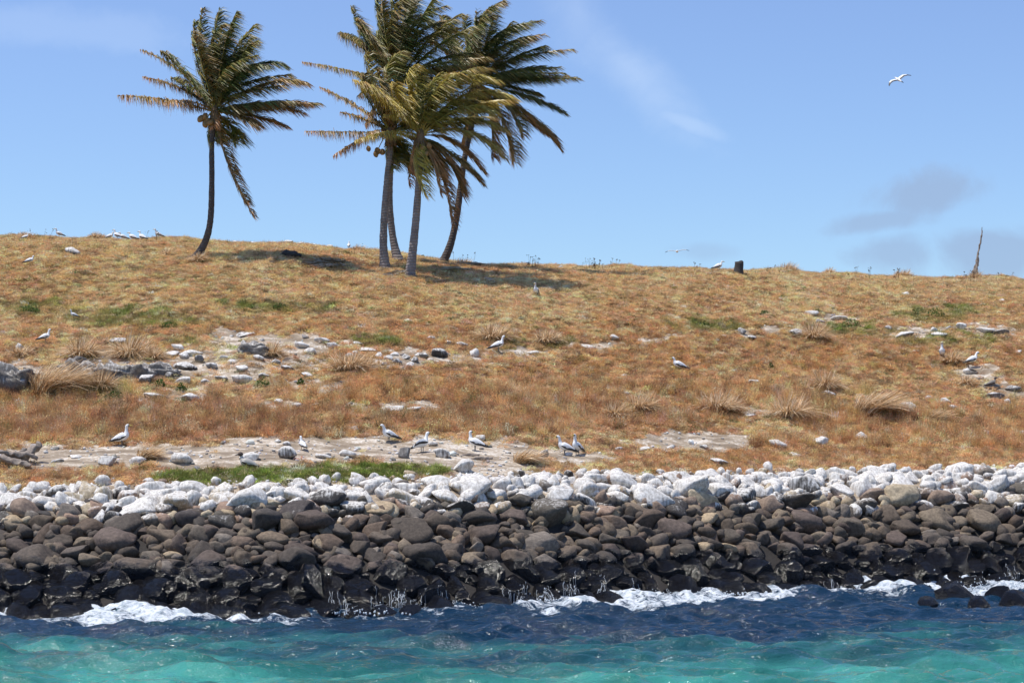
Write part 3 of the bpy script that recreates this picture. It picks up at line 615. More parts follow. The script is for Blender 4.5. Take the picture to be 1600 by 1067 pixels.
# gravel behind the wall and on bare ground
x, y = rand_ground(60000, .92, -5); z = ground(x, y); u, v, ba, gr, ru = zones(x, y, z); s = wall_s(x, y)
k = rv.rand(len(x)) < np.clip(ba-.35, 0, 1)*np.where(s < 1.35, 1.0, .42)+np.where(s < 1.18, .5, 0); x, y, z, v, s = x[k], y[k], z[k], v[k], s[k]; n = len(x)
sz = np.exp(rv.normal(-3.35, .45, n)); sz = np.clip(np.where(rv.rand(n) < .05, sz*1.9, sz), .012, .14)
c = lerp((.66, .64, .61), (.26, .235, .21), (rv.rand(n) < np.where(s < 1.25, .25, .5)).astype(float)*rv.rand(n)**.3)
scatter('gravel', np.stack([x, y, z+sz*.2], 1), PEB, np.stack([sz, sz*.9, sz*.65], 1), jit(c, n, .12, .03), 'pale guano whitened gravel and pebbles on bare ground', .3)

# ------------------------------------------------------------------ coconut palms
WIND = np.array([1.0, 0.12, -0.05])
def frond(r, base, mid, tip, kind=0, L0=.62, dens=1.0, dry=0.0, yellow=0.0):
    """rachis and leaflets of one frond; points are metres relative to the palm's base"""
    base, mid, tip = map(lambda q: np.array(q, float), (base, mid, tip)); nn = 15; t = np.linspace(0, 1, nn)[:, None]
    mid2 = 2*mid-0.5*(base+tip); Pc = base*(1-t)**2+2*mid2*t*(1-t)+tip*t*t
    L = np.linalg.norm(np.diff(Pc, axis=0), axis=1).sum(); b = Buf()
    V, Q, T = tube(Pc, np.interp(t[:, 0], [0, .15, 1], [.045, .026, .006]), 5, up=(0.01, .3, 1)); rc = np.array([(.40, .28, .055), (.27, .22, .06), (.26, .12, .05)][0 if yellow > .3 else (2 if dry > .6 else 1)]); b.add(V, Q, T, A=rc, mi=1)
    n = int(L*46*dens); tt = np.sort(r.uniform(.10, 1.0, n)); Tn = np.gradient(Pc, axis=0); Tn /= np.linalg.norm(Tn, axis=1)[:, None]
    pc = np.stack([np.interp(tt, t[:, 0], Pc[:, k]) for k in range(3)], 1); tn = np.stack([np.interp(tt, t[:, 0], Tn[:, k]) for k in range(3)], 1)
    S = np.cross(tn, np.array([0, -.25, 1.0])); S /= np.linalg.norm(S, axis=1)[:, None]+1e-9; N = np.cross(S, tn)
    for sgn in (-1, 1):
        l = (L0*1.58)*np.interp(tt, [0.1, .3, .75, 1], [.6, 1, .9, .45])*r.uniform(.75, 1.12, n)
        if kind == 1: l *= r.uniform(.5, 1.15, n)     # battered by the wind
        d = S*sgn*.75+tn*.75+N*.12+r.normal(0, .15, (n, 3)); d /= np.linalg.norm(d, axis=1)[:, None]
        wd = WIND*r.uniform(.9, 1.5, n)[:, None]-np.array([0, 0, .25])
        k1 = d*(l*.40)[:, None]+wd*(l*.14)[:, None]; d2 = d*.46+wd*.44+tn*.12+np.array([0, 0, -.56]); d2 /= np.linalg.norm(d2, axis=1)[:, None]
        k2 = k1+d2*(l*.62)[:, None]; w_ = (.019*r.uniform(.7, 1.3, n))[:, None]; ws = np.cross(d, r.normal(0, .5, (n, 3))+np.array([0, -.5, 1])); ws /= np.linalg.norm(ws, axis=1)[:, None]+1e-9
        V = np.stack([pc-ws*w_, pc+ws*w_, pc+k1+ws*w_*.95, pc+k1-ws*w_*.95, pc+k2+ws*w_*.12, pc+k2-ws*w_*.12], 1).reshape(-1, 3)
        i6 = np.arange(n)[:, None]*6; Q = np.concatenate([i6+np.array([[0, 1, 2, 3]]), i6+np.array([[3, 2, 4, 5]])])
        dr = np.clip(dry+r.normal(0, .14, n)+.15*(tt > .85), 0, 1)[:, None]; ye = np.clip(yellow+r.normal(0, .15, n), 0, 1)[:, None]
        g = np.array((.070, .118, .034))*np.exp(r.normal(0, .25, n))[:, None]; g = g*(1-ye)+np.array((.58, .46, .075))*ye; br = np.array((.46, .215, .08))*np.exp(r.normal(0, .3, n))[:, None]
        c = g*(1-dr)+br*dr; ct = g*(1-np.clip(dr*1.4, 0, 1))+br*np.clip(dr*1.4, 0, 1); A = np.repeat(c[:, None], 6, 1); A[:, 4:] = ct[:, None]; b.add(V, Q, A=A.reshape(-1, 3))
    return b.mesh('frond', [lm, rach_m], smooth=False)
def palm(label, trunk_px, Ct, specs, nrand, barkm, r0, nuts, seed, base_uv):
    """trunk_px: photo columns and rows up the trunk, Ct: where the crown sits"""
    r = R(seed); bx, by, bz = P(*base_uv); k = by/F
    W = lambda u, v, dy=0.0: np.array([(u-base_uv[0])*k+dy*0, dy, (base_uv[1]-v)*k])
    root = thing('coconut_palm', (bx, by, bz-.05), label, 'palm tree', 'coconut palms on the hilltop')
    tp = [W(u, v, 0) for u, v in trunk_px]; Pt = catmull(tp, 64); h = np.linspace(0, 1, 64)
    rad = .88*r0*(1-.38*h)*(1+.75*np.exp(-h*16)); rad = rad*(1+.045*np.sin(np.arange(64)*np.pi)+.03*r.normal(size=64)); V, Q, T = tube(Pt, rad, 14, up=(0, 1, .01)); b = Buf(); b.add(V, Q, T)
    link('trunk', b.mesh('trunk', barkm), root)
    C = W(*Ct)
    # fibre and old leaf bases wrapped round the crown shaft
    b = Buf()
    for i in range(46):
        th = r.rand()*6.28; a0 = C+np.array([math.cos(th)*.1, math.sin(th)*.1, r.uniform(-.45, .1)]); d = np.array([math.cos(th)*.5, math.sin(th)*.5, r.uniform(-.8, .9)]); l = r.uniform(.2, .5)
        V, Q, T = tube([a0, a0+d*l*.5, a0+d*l-np.array([0, 0, .12])], [.05, .035, .008], 5); b.add(V, Q, T)
    V, Q, T = tube([C-[0, 0, .55], C-[0, 0, .2], C+[0, 0, .15], C+[0, 0, .5]], [r0*.6, .19, .17, .05], 10, up=(0, 1, 0)); b.add(V, Q, T)
    link('crown_shaft', b.mesh('crown_shaft', fibre_m), root)
    def add(tip, mid, dt=0., dm=None, kind=0, dry=.1, yellow=0., L0=.62, dens=1.0, cc=C):
        dt = dt*.72; dm = dt*.5 if dm is None else dm
        me = frond(r, cc+np.array([0, 0, .05]), W(*mid, dm), W(*tip, dt), kind, L0, dens, dry, yellow); link('frond', me, root)
    for s_ in specs:
        s_ = dict(zip(('tip', 'mid', 'dt', 'kind', 'dry', 'yellow', 'L0'), s_)); tip = s_.pop('tip'); mid = s_.pop('mid'); add(tip, mid, **s_)
    for i in range(int(nrand*1.7)+2):    # fronds towards and away from the shore, swept downwind
        a = r.uniform(-.9, 1.5); dep = r.choice([-1, 1])*r.uniform(.5, 1.7); rr_ = r.uniform(100, 152)
        t_ = (Ct[0]+math.sin(a)*rr_+12, Ct[1]-math.cos(a)*rr_*.9); m_ = (Ct[0]+math.sin(a)*rr_*.42-10, Ct[1]-math.cos(a)*rr_*.62); add(t_, m_, dep, kind=0, dry=r.uniform(0, .3), yellow=r.uniform(.35, .9) if seed == 44 else r.uniform(0, .25))
    for i in range(3):        # short dead skirt
        a = r.uniform(-.6, .6); add((Ct[0]+math.sin(a)*40+10, Ct[1]+38+r.rand()*20), (Ct[0]+math.sin(a)*34, Ct[1]+14), r.uniform(-.5, .5), 1, .9, 0, .3)
    V, Q, T = tube(catmull([[0, 0, -1], [0, 0, -.92], [0, 0, -.5], [0, 0, 0], [0, 0, .6], [0, 0, .95], [0, 0, 1.02]], 12), catmull(np.array([[.02], [.3], [.72], [.85], [.62], [.2], [.02]]), 12)[:, 0], 9, up=(0, 1, 0)); bb = Buf(); bb.add(V, Q, T); nut = bb.mesh('coconut', husk_m)
    for (u, v, n) in nuts:
        q = W(u, v, -.2); link('fruit_stalk', tube_mesh('fruit_stalk', [tuple(C), tuple((C+q)/2+np.array([0, 0, .18])), tuple(q)], [.03, .022, .015], None, rach_m, 8, 6), root)
        for i in range(n):
            o = link('coconut', nut, root); q = W(u+r.normal(0, 5), v+r.normal(0, 5), r.uniform(-.35, -.1)); o.location = q; s_ = r.uniform(.12, .16); o.scale = (s_, s_, s_*1.15); o.rotation_euler = (r.normal(0, .4), r.normal(0, .4), r.rand()*6)
    return root
palm('lone coconut palm left of the grove, one dead frond hanging beside its dark trunk', [(305, 404), (321, 375), (329, 340), (331, 280), (331, 225), (335, 178)], (336, 176), [
    ((186, 150), (262, 156), -.4, 1, .45, .25, .55), ((220, 116), (285, 138), .5, 1, .5, .1, .5), ((221, 78), (290, 118), -.3, 1, .35, 0, .42), ((262, 165), (300, 160), -1.2, 1, .6, 0, .45),
    ((302, 30), (308, 95), .5, 0, .05, .15), ((318, 18), (318, 90), -.6, 0, .1, .1), ((342, 12), (332, 85), .2, 0, .05, 0), ((372, 24), (350, 85), -.8, 0, .05, .05), ((352, 40), (332, 90), 1.2, 0, .0, .0),
    ((395, 36), (358, 92), .5, 0, .08, .3), ((402, 70), (366, 108), -1, 0, .05, .25), ((386, 50), (352, 110), 1.5, 0, 0, 0), ((438, 96), (388, 105), .8, 0, .02, 0), ((420, 110), (375, 120), -1.5, 0, .02, 0),
    ((478, 132), (410, 132), -.6, 0, .45, .35), ((480, 158), (412, 158), .5, 0, .55, .1), ((470, 176), (402, 162), -.4, 0, .6, .3), ((440, 190), (385, 176), .9, 0, .55, 0), ((405, 200), (370, 182), -1, 0, .5, 0),
    ((397, 337), (358, 255), -.3, 0, .5, 0, .42), ((310, 60), (322, 115), -1.6, 0, .3, .1), ((330, 200), (335, 190), -.6, 1, .9, 0, .3)], 7, bark_dark, .17, [(322, 191, 8)], 41, (305, 402))
palm('tall coconut palm of the grove, its pale trunk half hidden behind the front left one', [(622, 406), (614, 370), (609, 320), (610, 270), (616, 200), (622, 140)], (622, 132), [
    ((473, 98), (552, 112), -.5, 1, .35, .25, .42), ((548, 6), (572, 62), .4, 1, .1, .1, .5), ((556, 40), (590, 75), -.9, 1, .1, .1, .5), ((590, -28), (596, 50), .3, 0, .05, .1), ((622, -40), (612, 45), -.6, 0, .1, .2), ((655, -38), (632, 45), .5, 0, .05, 0), ((690, -15), (650, 48), -.8, 0, .05, .2),
    ((720, 18), (666, 62), .4, 0, .1, .3), ((738, 45), (675, 78), -.6, 0, .05, .35), ((742, 80), (678, 92), .5, 0, .2, .2), ((730, 108), (676, 108), -.7, 0, .4, .45), ((560, 150), (590, 128), -.4, 1, .4, .1, .5), ((700, 150), (665, 128), 1.0, 0, .4, 0), ((570, 190), (592, 150), .6, 1, .6, .1, .5),
    ((640, -20), (625, 50), 1.5, 0, 0, 0), ((600, 10), (606, 70), -1.5, 0, .2, 0)], 9, bark_grey, .19, [(612, 120, 3)], 42, (620, 406))
palm('coconut palm at the left of the grove, straight ringed trunk and coconuts below ragged fronds', [(602, 421), (599, 380), (601, 330), (605, 280), (609, 240), (611, 212)], (610, 208), [
    ((480, 206), (548, 206), -.5, 1, .5, .1, .5), ((520, 240), (566, 214), .4, 1, .6, 0, .45), ((500, 136), (556, 166), -.2, 1, .4, .15, .42), ((552, 108), (588, 155), .6, 0, .1, .3, .5), ((530, 170), (572, 185), .9, 1, .4, 0, .5), ((590, 112), (600, 155), -.9, 0, .2, .1), ((625, 105), (612, 150), .8, 0, .1, 0),
    ((665, 125), (636, 155), 1.2, 0, .1, 0), ((690, 170), (648, 175), 1.3, 0, .3, .2), ((560, 222), (588, 205), -1, 1, .6, .1, .4), ((585, 160), (598, 180), -.6, 0, .7, 0), ((672, 245), (645, 215), 1.2, 0, .6, 0)], 4, bark_grey, .20, [(590, 236, 4)], 43, (602, 420))
palm('lowest coconut palm in the middle of the grove with yellow drooping fronds', [(640, 434), (645, 390), (650, 340), (653, 300), (656, 250), (657, 218)], (657, 213), [
    ((556, 222), (612, 206), -.9, 0, .1, .75, .4), ((600, 180), (634, 186), -.4, 0, .05, .8, .35), ((626, 145), (641, 172), -.3, 0, 0, .7, .4), ((655, 118), (652, 160), -.5, 0, .02, .2), ((688, 112), (664, 150), .2, 0, .02, .4), ((720, 120), (684, 140), -.9, 0, .05, .55),
    ((775, 128), (708, 132), -.6, 0, .05, .6), ((800, 150), (724, 146), .3, 0, .15, .65), ((768, 178), (716, 172), -1.1, 0, .1, .6), ((790, 206), (722, 186), -.5, 0, .2, .5), ((788, 248), (724, 205), -.8, 0, .3, .55), ((752, 262), (705, 218), .6, 0, .6, .1),
    ((668, 308), (652, 255), -1.0, 0, .1, .8, .5), ((690, 300), (676, 245), -.4, 0, .6, .1, .5), ((707, 350), (690, 270), .3, 0, .65, 0, .5), ((748, 278), (706, 240), .9, 0, .35, 0), ((722, 300), (698, 246), 1.1, 0, .6, 0), ((640, 285), (642, 240), .6, 0, .8, 0, .4), ((745, 150), (700, 160), 1.5, 0, .1, .3)], 5, bark_grey, .21, [(662, 232, 3)], 44, (640, 433))
palm('coconut palm at the right of the grove with dark trunk curving to the right', [(690, 413), (704, 380), (714, 335), (721, 280), (727, 240), (738, 190), (745, 140)], (745, 130), [
    ((724, 22), (732, 75), .3, 0, .05, 0), ((745, 18), (744, 75), -.6, 0, .05, .1), ((772, 22), (758, 72), .6, 0, .02, 0), ((798, 38), (770, 78), -.7, 0, .02, .1), ((822, 58), (782, 88), .7, 0, .02, 0), ((850, 74), (800, 92), -.6, 0, .02, .25), ((846, 98), (798, 108), .9, 0, .1, .3), ((862, 124), (806, 120), -.5, 0, .02, 0),
    ((840, 140), (790, 130), 1.3, 0, .1, 0), ((878, 174), (822, 150), -.2, 0, .15, 0), ((872, 226), (824, 178), .5, 0, .5, .35), ((850, 200), (806, 172), 1.3, 0, .4, 0), ((802, 252), (786, 190), -.4, 0, .4, .2), ((770, 240), (765, 180), .8, 0, .5, 0), ((690, 60), (714, 95), -.9, 0, .1, .2),
    ((680, 100), (710, 112), .9, 0, .2, .2), ((720, 220), (732, 175), 1, 0, .5, 0), ((815, 212), (792, 166), -1, 0, .3, .1), ((700, 160), (722, 145), -1.2, 0, .3, .1)], 9, bark_dark, .19, [(742, 150, 2)], 45, (690, 411))

# ------------------------------------------------------------------ dead palm spike, stump, fallen fronds, driftwood
def limb(pts, rad, mat, name='limb', parent=None, seed=0, seg=10, n=None, rough=.25):
    n = n or len(pts)*7; Pc = catmull(pts, n); rd = catmull(np.array(rad)[:, None], n)[:, 0]; r = R(seed); V, Q, T = tube(Pc, np.abs(rd)+1e-3, seg, up=(0.05, .2, 1) if abs(np.array(pts[-1])[2]-np.array(pts[0])[2]) < 1 else (0, 1, 0))
    V = V+(np.stack([vn3(V*q_, seed+j) for j, q_ in enumerate((9, 9, 9))], 1)-.5)*rough*3.2*float(np.max(rd))
    b = Buf(); b.add(V, Q, T); return b.mesh(name, mat)
def at(u, v): x, y, z = P(u, v); return (x, y, z), y/F
(l, k) = at(1524, 430); o = thing('dead_palm_trunk', l, 'tall grey dead palm trunk tapering to a point above the skyline at far right', 'dead tree')
link('trunk', limb([(0, 0, -.1), (2*k, 0, 20*k), (5*k, 0, 42*k), (9*k, 0, 64*k), (11*k, 0, 80*k)], [.13, .085, .05, .03, .012], wood_m, 'trunk', seed=3), o)
for i, (a, b_, h) in enumerate(((-7, 4, 16), (4, -3, 13), (-3, -4, 22))): link('splinter', limb([(a*k*.3, 0, 0), (a*k*.5, 0, h*k*.6), (a*k*.45, 0, h*k)], [.09, .06, .01], wood_m, 'splinter', seed=5+i), o)
(l, k) = at(1154, 429); b = Buf(); V, Q, T = tube([(0, 0, -.1), (0, 0, 0), (.2*k, 0, 8*k), (.6*k, 0, 16*k), (1*k, 0, 19.5*k)], [.26, .25, .215, .20, .19], 18, up=(0, 1, 0)); V = V+(vn3(V*7, 4)-.5)[:, None]*np.array([.09, .09, .05]); V[:, 2] += (V[:, 2] > 17*k)*(np.sin(V[:, 0]*14)*.05+.03)
b.add(V, Q, T); me = b.mesh('palm_stump', stump_m); o = link('palm_stump', me, loc=l); o['label'] = 'short dark palm stump standing on the skyline right of the grove'; o['category'] = 'stump'
dry_m = veg('dead_fronds', 'GEOMETRY', .1, .3)
def fallen(us, vs, ue, ve, seed, label, lift=.12):
    r = R(seed); a = np.array(P(us, vs)); e = np.array(P(ue, ve)); o = thing('fallen_palm_frond', tuple(a), label, 'palm frond', 'dead fronds lying below the palms'); d = e-a; b = Buf(); n = 60
    mid = d*.5+np.array([0, 0, lift]); t = np.linspace(0, 1, 12)[:, None]; Pc = 2*mid*t*(1-t)+d*t*t+np.array([0, 0, .06]); V, Q, T = tube(Pc, np.linspace(.045, .01, 12), 5, up=(0, .3, 1)); rb = Buf(); rb.add(V, Q, T, A=(.40, .32, .22)); link('rachis', rb.mesh('rachis', dry_m), o)
    for i in range(n):
        q = r.uniform(.12, 1); c = np.array([np.interp(q, t[:, 0], Pc[:, j]) for j in range(3)]); f = d/np.linalg.norm(d); s = np.array([-f[1], f[0], 0])*r.choice([-1, 1]); l = r.uniform(.3, .65); e2 = c+(f*.8+s*.55+np.array([0, 0, r.uniform(-.05, .22)]))*l; w_ = np.array([0, 0, .022]); m_ = (c+e2)/2+np.array([0, 0, .05])
        b.add([c-w_, c+w_, m_+w_, m_-w_, e2+w_*.2, e2-w_*.2], Q=[[0, 1, 2, 3], [3, 2, 4, 5]], A=np.array([(.44, .36, .26), (.30, .22, .14), (.55, .48, .38)][r.randint(3)])*r.uniform(.7, 1.2))
    link('leaflets', b.mesh('leaflets', dry_m, smooth=False), o, kind='stuff')
fallen(558, 412, 462, 417, 1, 'longest dead palm frond of the pile lying in the grass left of the grove'); fallen(552, 416, 492, 412, 2, 'dead palm frond at the back of the pile left of the grove', .2)
fallen(520, 419, 430, 414, 3, 'leftmost dead palm frond of the pile in the grass left of the grove'); fallen(548, 419, 500, 421, 4, 'dead palm frond lying lowest at the front of the pile left of the grove', .1)
fallen(645, 428, 610, 434, 5, 'dead palm frond lying at the foot of the lowest palm'); fallen(762, 414, 712, 418, 6, 'dead palm frond lying just right of the rightmost palm trunk'); fallen(680, 424, 720, 426, 7, 'dead palm frond lying in front of the rightmost palm trunk', .1)
(l, k) = at(452, 403); o = link('dark_log', limb([(-.45, 0, .08), (-.1, 0, .16), (.25, 0, .14), (.5, 0, .05)], [.05, .15, .13, .04], stump_m, 'dark_log', seed=8), loc=l); o['label'] = 'short dark log lying in the shade right of the lone palm'; o['category'] = 'log'
(l, k) = at(30, 724); o = thing('driftwood', l, 'weathered grey driftwood with broken twisted branches on the bare ground at far left', 'driftwood')
link('branch', limb([(-40*k, 0, 4*k), (-22*k, 0, 8*k), (0, .05, 11*k), (18*k, .1, 20*k), (32*k, .1, 30*k)], [.08, .10, .13, .10, .05], wood_m, 'branch', seed=11, rough=.42), o)
link('branch', limb([(-34*k, -.3, 14*k), (-14*k, -.35, 6*k), (6*k, -.4, 0), (24*k, -.4, -5*k)], [.05, .09, .10, .05], wood_m, 'branch', seed=12, rough=.42), o)
link('branch', limb([(10*k, 0, 4*k), (12*k, -.1, 12*k), (6*k, -.1, 19*k), (14*k, -.1, 24*k)], [.09, .09, .06, .03], wood_m, 'branch', seed=13, rough=.42), o)
link('branch', limb([(-30*k, -.1, 20*k), (-12*k, -.1, 15*k), (14*k, -.15, 14*k), (30*k, -.1, 8*k)], [.04, .07, .08, .05], wood_m, 'branch', seed=14, rough=.42), o)
(l, k) = at(752, 719); o = link('driftwood_plank', limb([(-18*k, 0, 2*k), (-6*k, 0, 3*k), (8*k, 0, 2.5*k), (18*k, 0, 3*k)], [.03, .055, .05, .03], wood_m, 'driftwood_plank', seed=15, rough=.4), loc=l); o['label'] = 'thin brown driftwood stick on bare ground below the booby right of centre'; o['category'] = 'driftwood'
(l, k) = at(735, 713); o = link('driftwood_stick', limb([(-13*k, 0, 2*k), (0, 0, 2.6*k), (13*k, 0, 1.6*k)], [.03, .05, .03], wood_m, 'driftwood_stick', seed=16, rough=.4), loc=l); o['label'] = 'small brown stick directly beneath the feet of the booby with long black wing'; o['category'] = 'driftwood'

# ------------------------------------------------------------------ shaggy tussocks, each a plant of its own
TUS = [(78, 612, 108, 64, 1, 'largest shaggy straw tussock swept to the right beside the grey outcrop at far left'), (128, 556, 52, 34, 0, 'brown tussock above the large shaggy tussock at far left'), (205, 558, 70, 40, 0, 'spiky dry tussock between the two dark ledges at left'),
       (240, 560, 34, 22, 0, 'small dark brown tussock just right of the spiky tussock at left'), (30, 556, 46, 20, 0, 'flattened pinkish dry tussock above the grey outcrop at far left'), (160, 606, 44, 32, 0, 'loose dry tussock hanging below the dark ledge at left'), (425, 556, 26, 26, 0, 'small dark tussock among white stones left of centre'),
       (548, 577, 84, 34, 0, 'wide dry tussock with green in it below the white stones left of centre'), (768, 530, 62, 30, 0, 'dry tussock behind the booby on the middle of the slope'), (852, 535, 50, 24, 0, 'pale tussock above the bright green patch at centre'), (226, 716, 42, 28, 1, 'small straw tussock on the bare ground right of the leftmost booby'),
       (815, 722, 46, 30, 1, 'straw tussock on the bare ground left of the pair of boobies'), (1232, 650, 66, 40, 0, 'pale shaggy tussock right of centre above the row of white stones'), (1358, 645, 84, 48, 1, 'large pale tussock with dark blades on the right of the slope'), (1290, 606, 40, 32, 0, 'upright spiky tussock above the large pale tussock at right'),
       (1272, 528, 46, 28, 0, 'dry tussock beside the dark topped stone at right'), (1458, 656, 52, 22, 1, 'flattened straw tussock below the white stone at right'), (1488, 566, 36, 22, 0, 'brown tussock between the two boobies at far right'), (1523, 431, 22, 16, 0, 'straw tuft round the foot of the dead palm trunk'),
       (1295, 427, 18, 12, 0, 'small tuft on the skyline right of the stump'), (1410, 431, 34, 14, 0, 'low tuft on the skyline left of the dead palm trunk'), (722, 415, 36, 14, 0, 'low pale tuft right of the rightmost palm trunk'), (1230, 423, 40, 16, 0, 'rounded tuft on the skyline just right of the stump'),
       (150, 372, 30, 11, 0, 'low tuft on the skyline left of the resting birds'), (310, 408, 34, 16, 0, 'dry tuft at the foot of the lone palm'), (262, 400, 30, 14, 0, 'straw tuft left of the lone palm foot'), (560, 380, 26, 12, 0, 'straw tuft on the skyline left of the grove'), (1120, 640, 90, 34, 0, 'loose grey tussock right of centre on the lower slope'), (1000, 640, 60, 30, 0, 'thin pale tussock at the centre of the lower slope'), (40, 372, 36, 12, 0, 'low tuft on the skyline at far left'), (1510, 600, 30, 16, 0, 'dry tuft below the booby pair at far right'), (960, 650, 40, 26, 0, 'thin grey tussock left of the pale one on the lower slope')]
for i, (u, v, wd, hh, wind, lab) in enumerate(TUS):
    r = R(700+i); (l, k) = at(u, v); W_ = wd*k; H_ = hh*k; n = int(260+W_*520); b = Buf()
    V, Q = blades(r, n, H_*1.08, 1.25 if not wind else .9, .032, (.15, 0) if not wind else (.75, -.1), 5, .55, W_*.30); V[:, 0] *= 1
    pal = np.array([(.88, .68, .44), (.72, .50, .28), (.94, .80, .58), (.30, .19, .10), (.50, .33, .18)]); c = pal[r.randint(0, 5, n)]*np.exp(r.normal(0, .18, n))[:, None]; b.add(V, Q, A=np.repeat(c, 12, 0))
    o = link('grass_tussock', b.mesh('grass_tussock', veg_v, smooth=False), loc=(l[0], l[1], l[2]-.03)); o['label'] = lab; o['category'] = 'grass tussock'; o['group'] = 'shaggy dry tussocks on the slope'
# small green bushes
GP = [(250, 604, 20, 13, 'small bright green bush below the grey stones at left'), (283, 611, 19, 13, 'bright green bush right of its twin below the grey stones at left'), (410, 604, 26, 16, 'green bush below the pale stone heap left of centre'), (470, 601, 13, 9, 'tiny green bush right of the green bush left of centre'), (182, 622, 40, 11, 'wide low green plant under the dark ledge at left'),
      (1430, 495, 18, 13, 'small dark green plant left of the larger one on the right slope'), (1462, 496, 32, 16, 'dark green leafy plant on the upper right slope'), (1330, 512, 38, 14, 'grey green plant above the bright green patch at right'), (1195, 492, 16, 8, 'small green plant below the stump'), (1100, 512, 24, 10, 'dark green plant on the slope below the stump'), (45, 488, 40, 10, 'low dark green plant on the upper slope at far left'),
      (265, 512, 34, 10, 'dark green plant on the slope below the lone palm'), (438, 482, 26, 8, 'low green plant on the slope left of the grove'), (660, 398, 10, 6, 'tiny green plant between the palm trunks'), (1205, 575, 10, 8, 'tiny green plant on the right of the slope'), (1130, 655, 9, 8, 'tiny green plant on the lower slope right of centre'), (250, 656, 14, 9, 'small green plant above the leftmost booby')]
for i, (u, v, wd, hh, lab) in enumerate(GP):
    r = R(800+i); (l, k) = at(u, v); n = int(60+wd*6); V, Q = leaves(r, n, wd*k*.5, hh*k*1.0, .045, .6); c = np.array((.055, .115, .03))*np.exp(r.normal(0, .35, n))[:, None]; c[r.rand(n) < .12] = (.20, .22, .07); b = Buf(); b.add(V, Q, A=np.repeat(c, 4, 0))
    o = link('green_bush', b.mesh('green_bush', veg_v, smooth=False), loc=l); o['label'] = lab; o['category'] = 'bush'; o['group'] = 'small green bushes on the slope'
# thin dead stalks standing up along the skyline
b = Buf(); r = R(77)
for u0, n in ((560, 3), (700, 4), (735, 3), (835, 14), (925, 22), (965, 3), (1090, 3), (1205, 4), (1330, 4), (1352, 4), (1398, 6), (1500, 3), (1515, 3), (1562, 2), (40, 2), (80, 2), (240, 3)):
    for i in range(n):
        u = u0+r.normal(0, 9); v = np.interp(u, UC, crv)+6; p0 = np.array(P(u, v)); h = r.uniform(.2, .62); p1 = p0+np.array([r.normal(.05, .08), 0, h]); V, Q, T = tube([p0, (p0+p1)/2+[r.normal(0, .02), 0, 0], p1], [.007, .005, .004], 4, up=(0, 1, 0)); b.add(V, Q, T, A=(.16, .10, .05))
        for j in range(3):
            b.add(V1*.018*r.uniform(.7, 1.5)+p1+r.normal(0, .035, 3), T=T1, A=(.13, .07, .04))
link('seed_stalks', b.mesh('seed_stalks', veg_v), kind='stuff', label='thin dead seed stalks along the skyline')

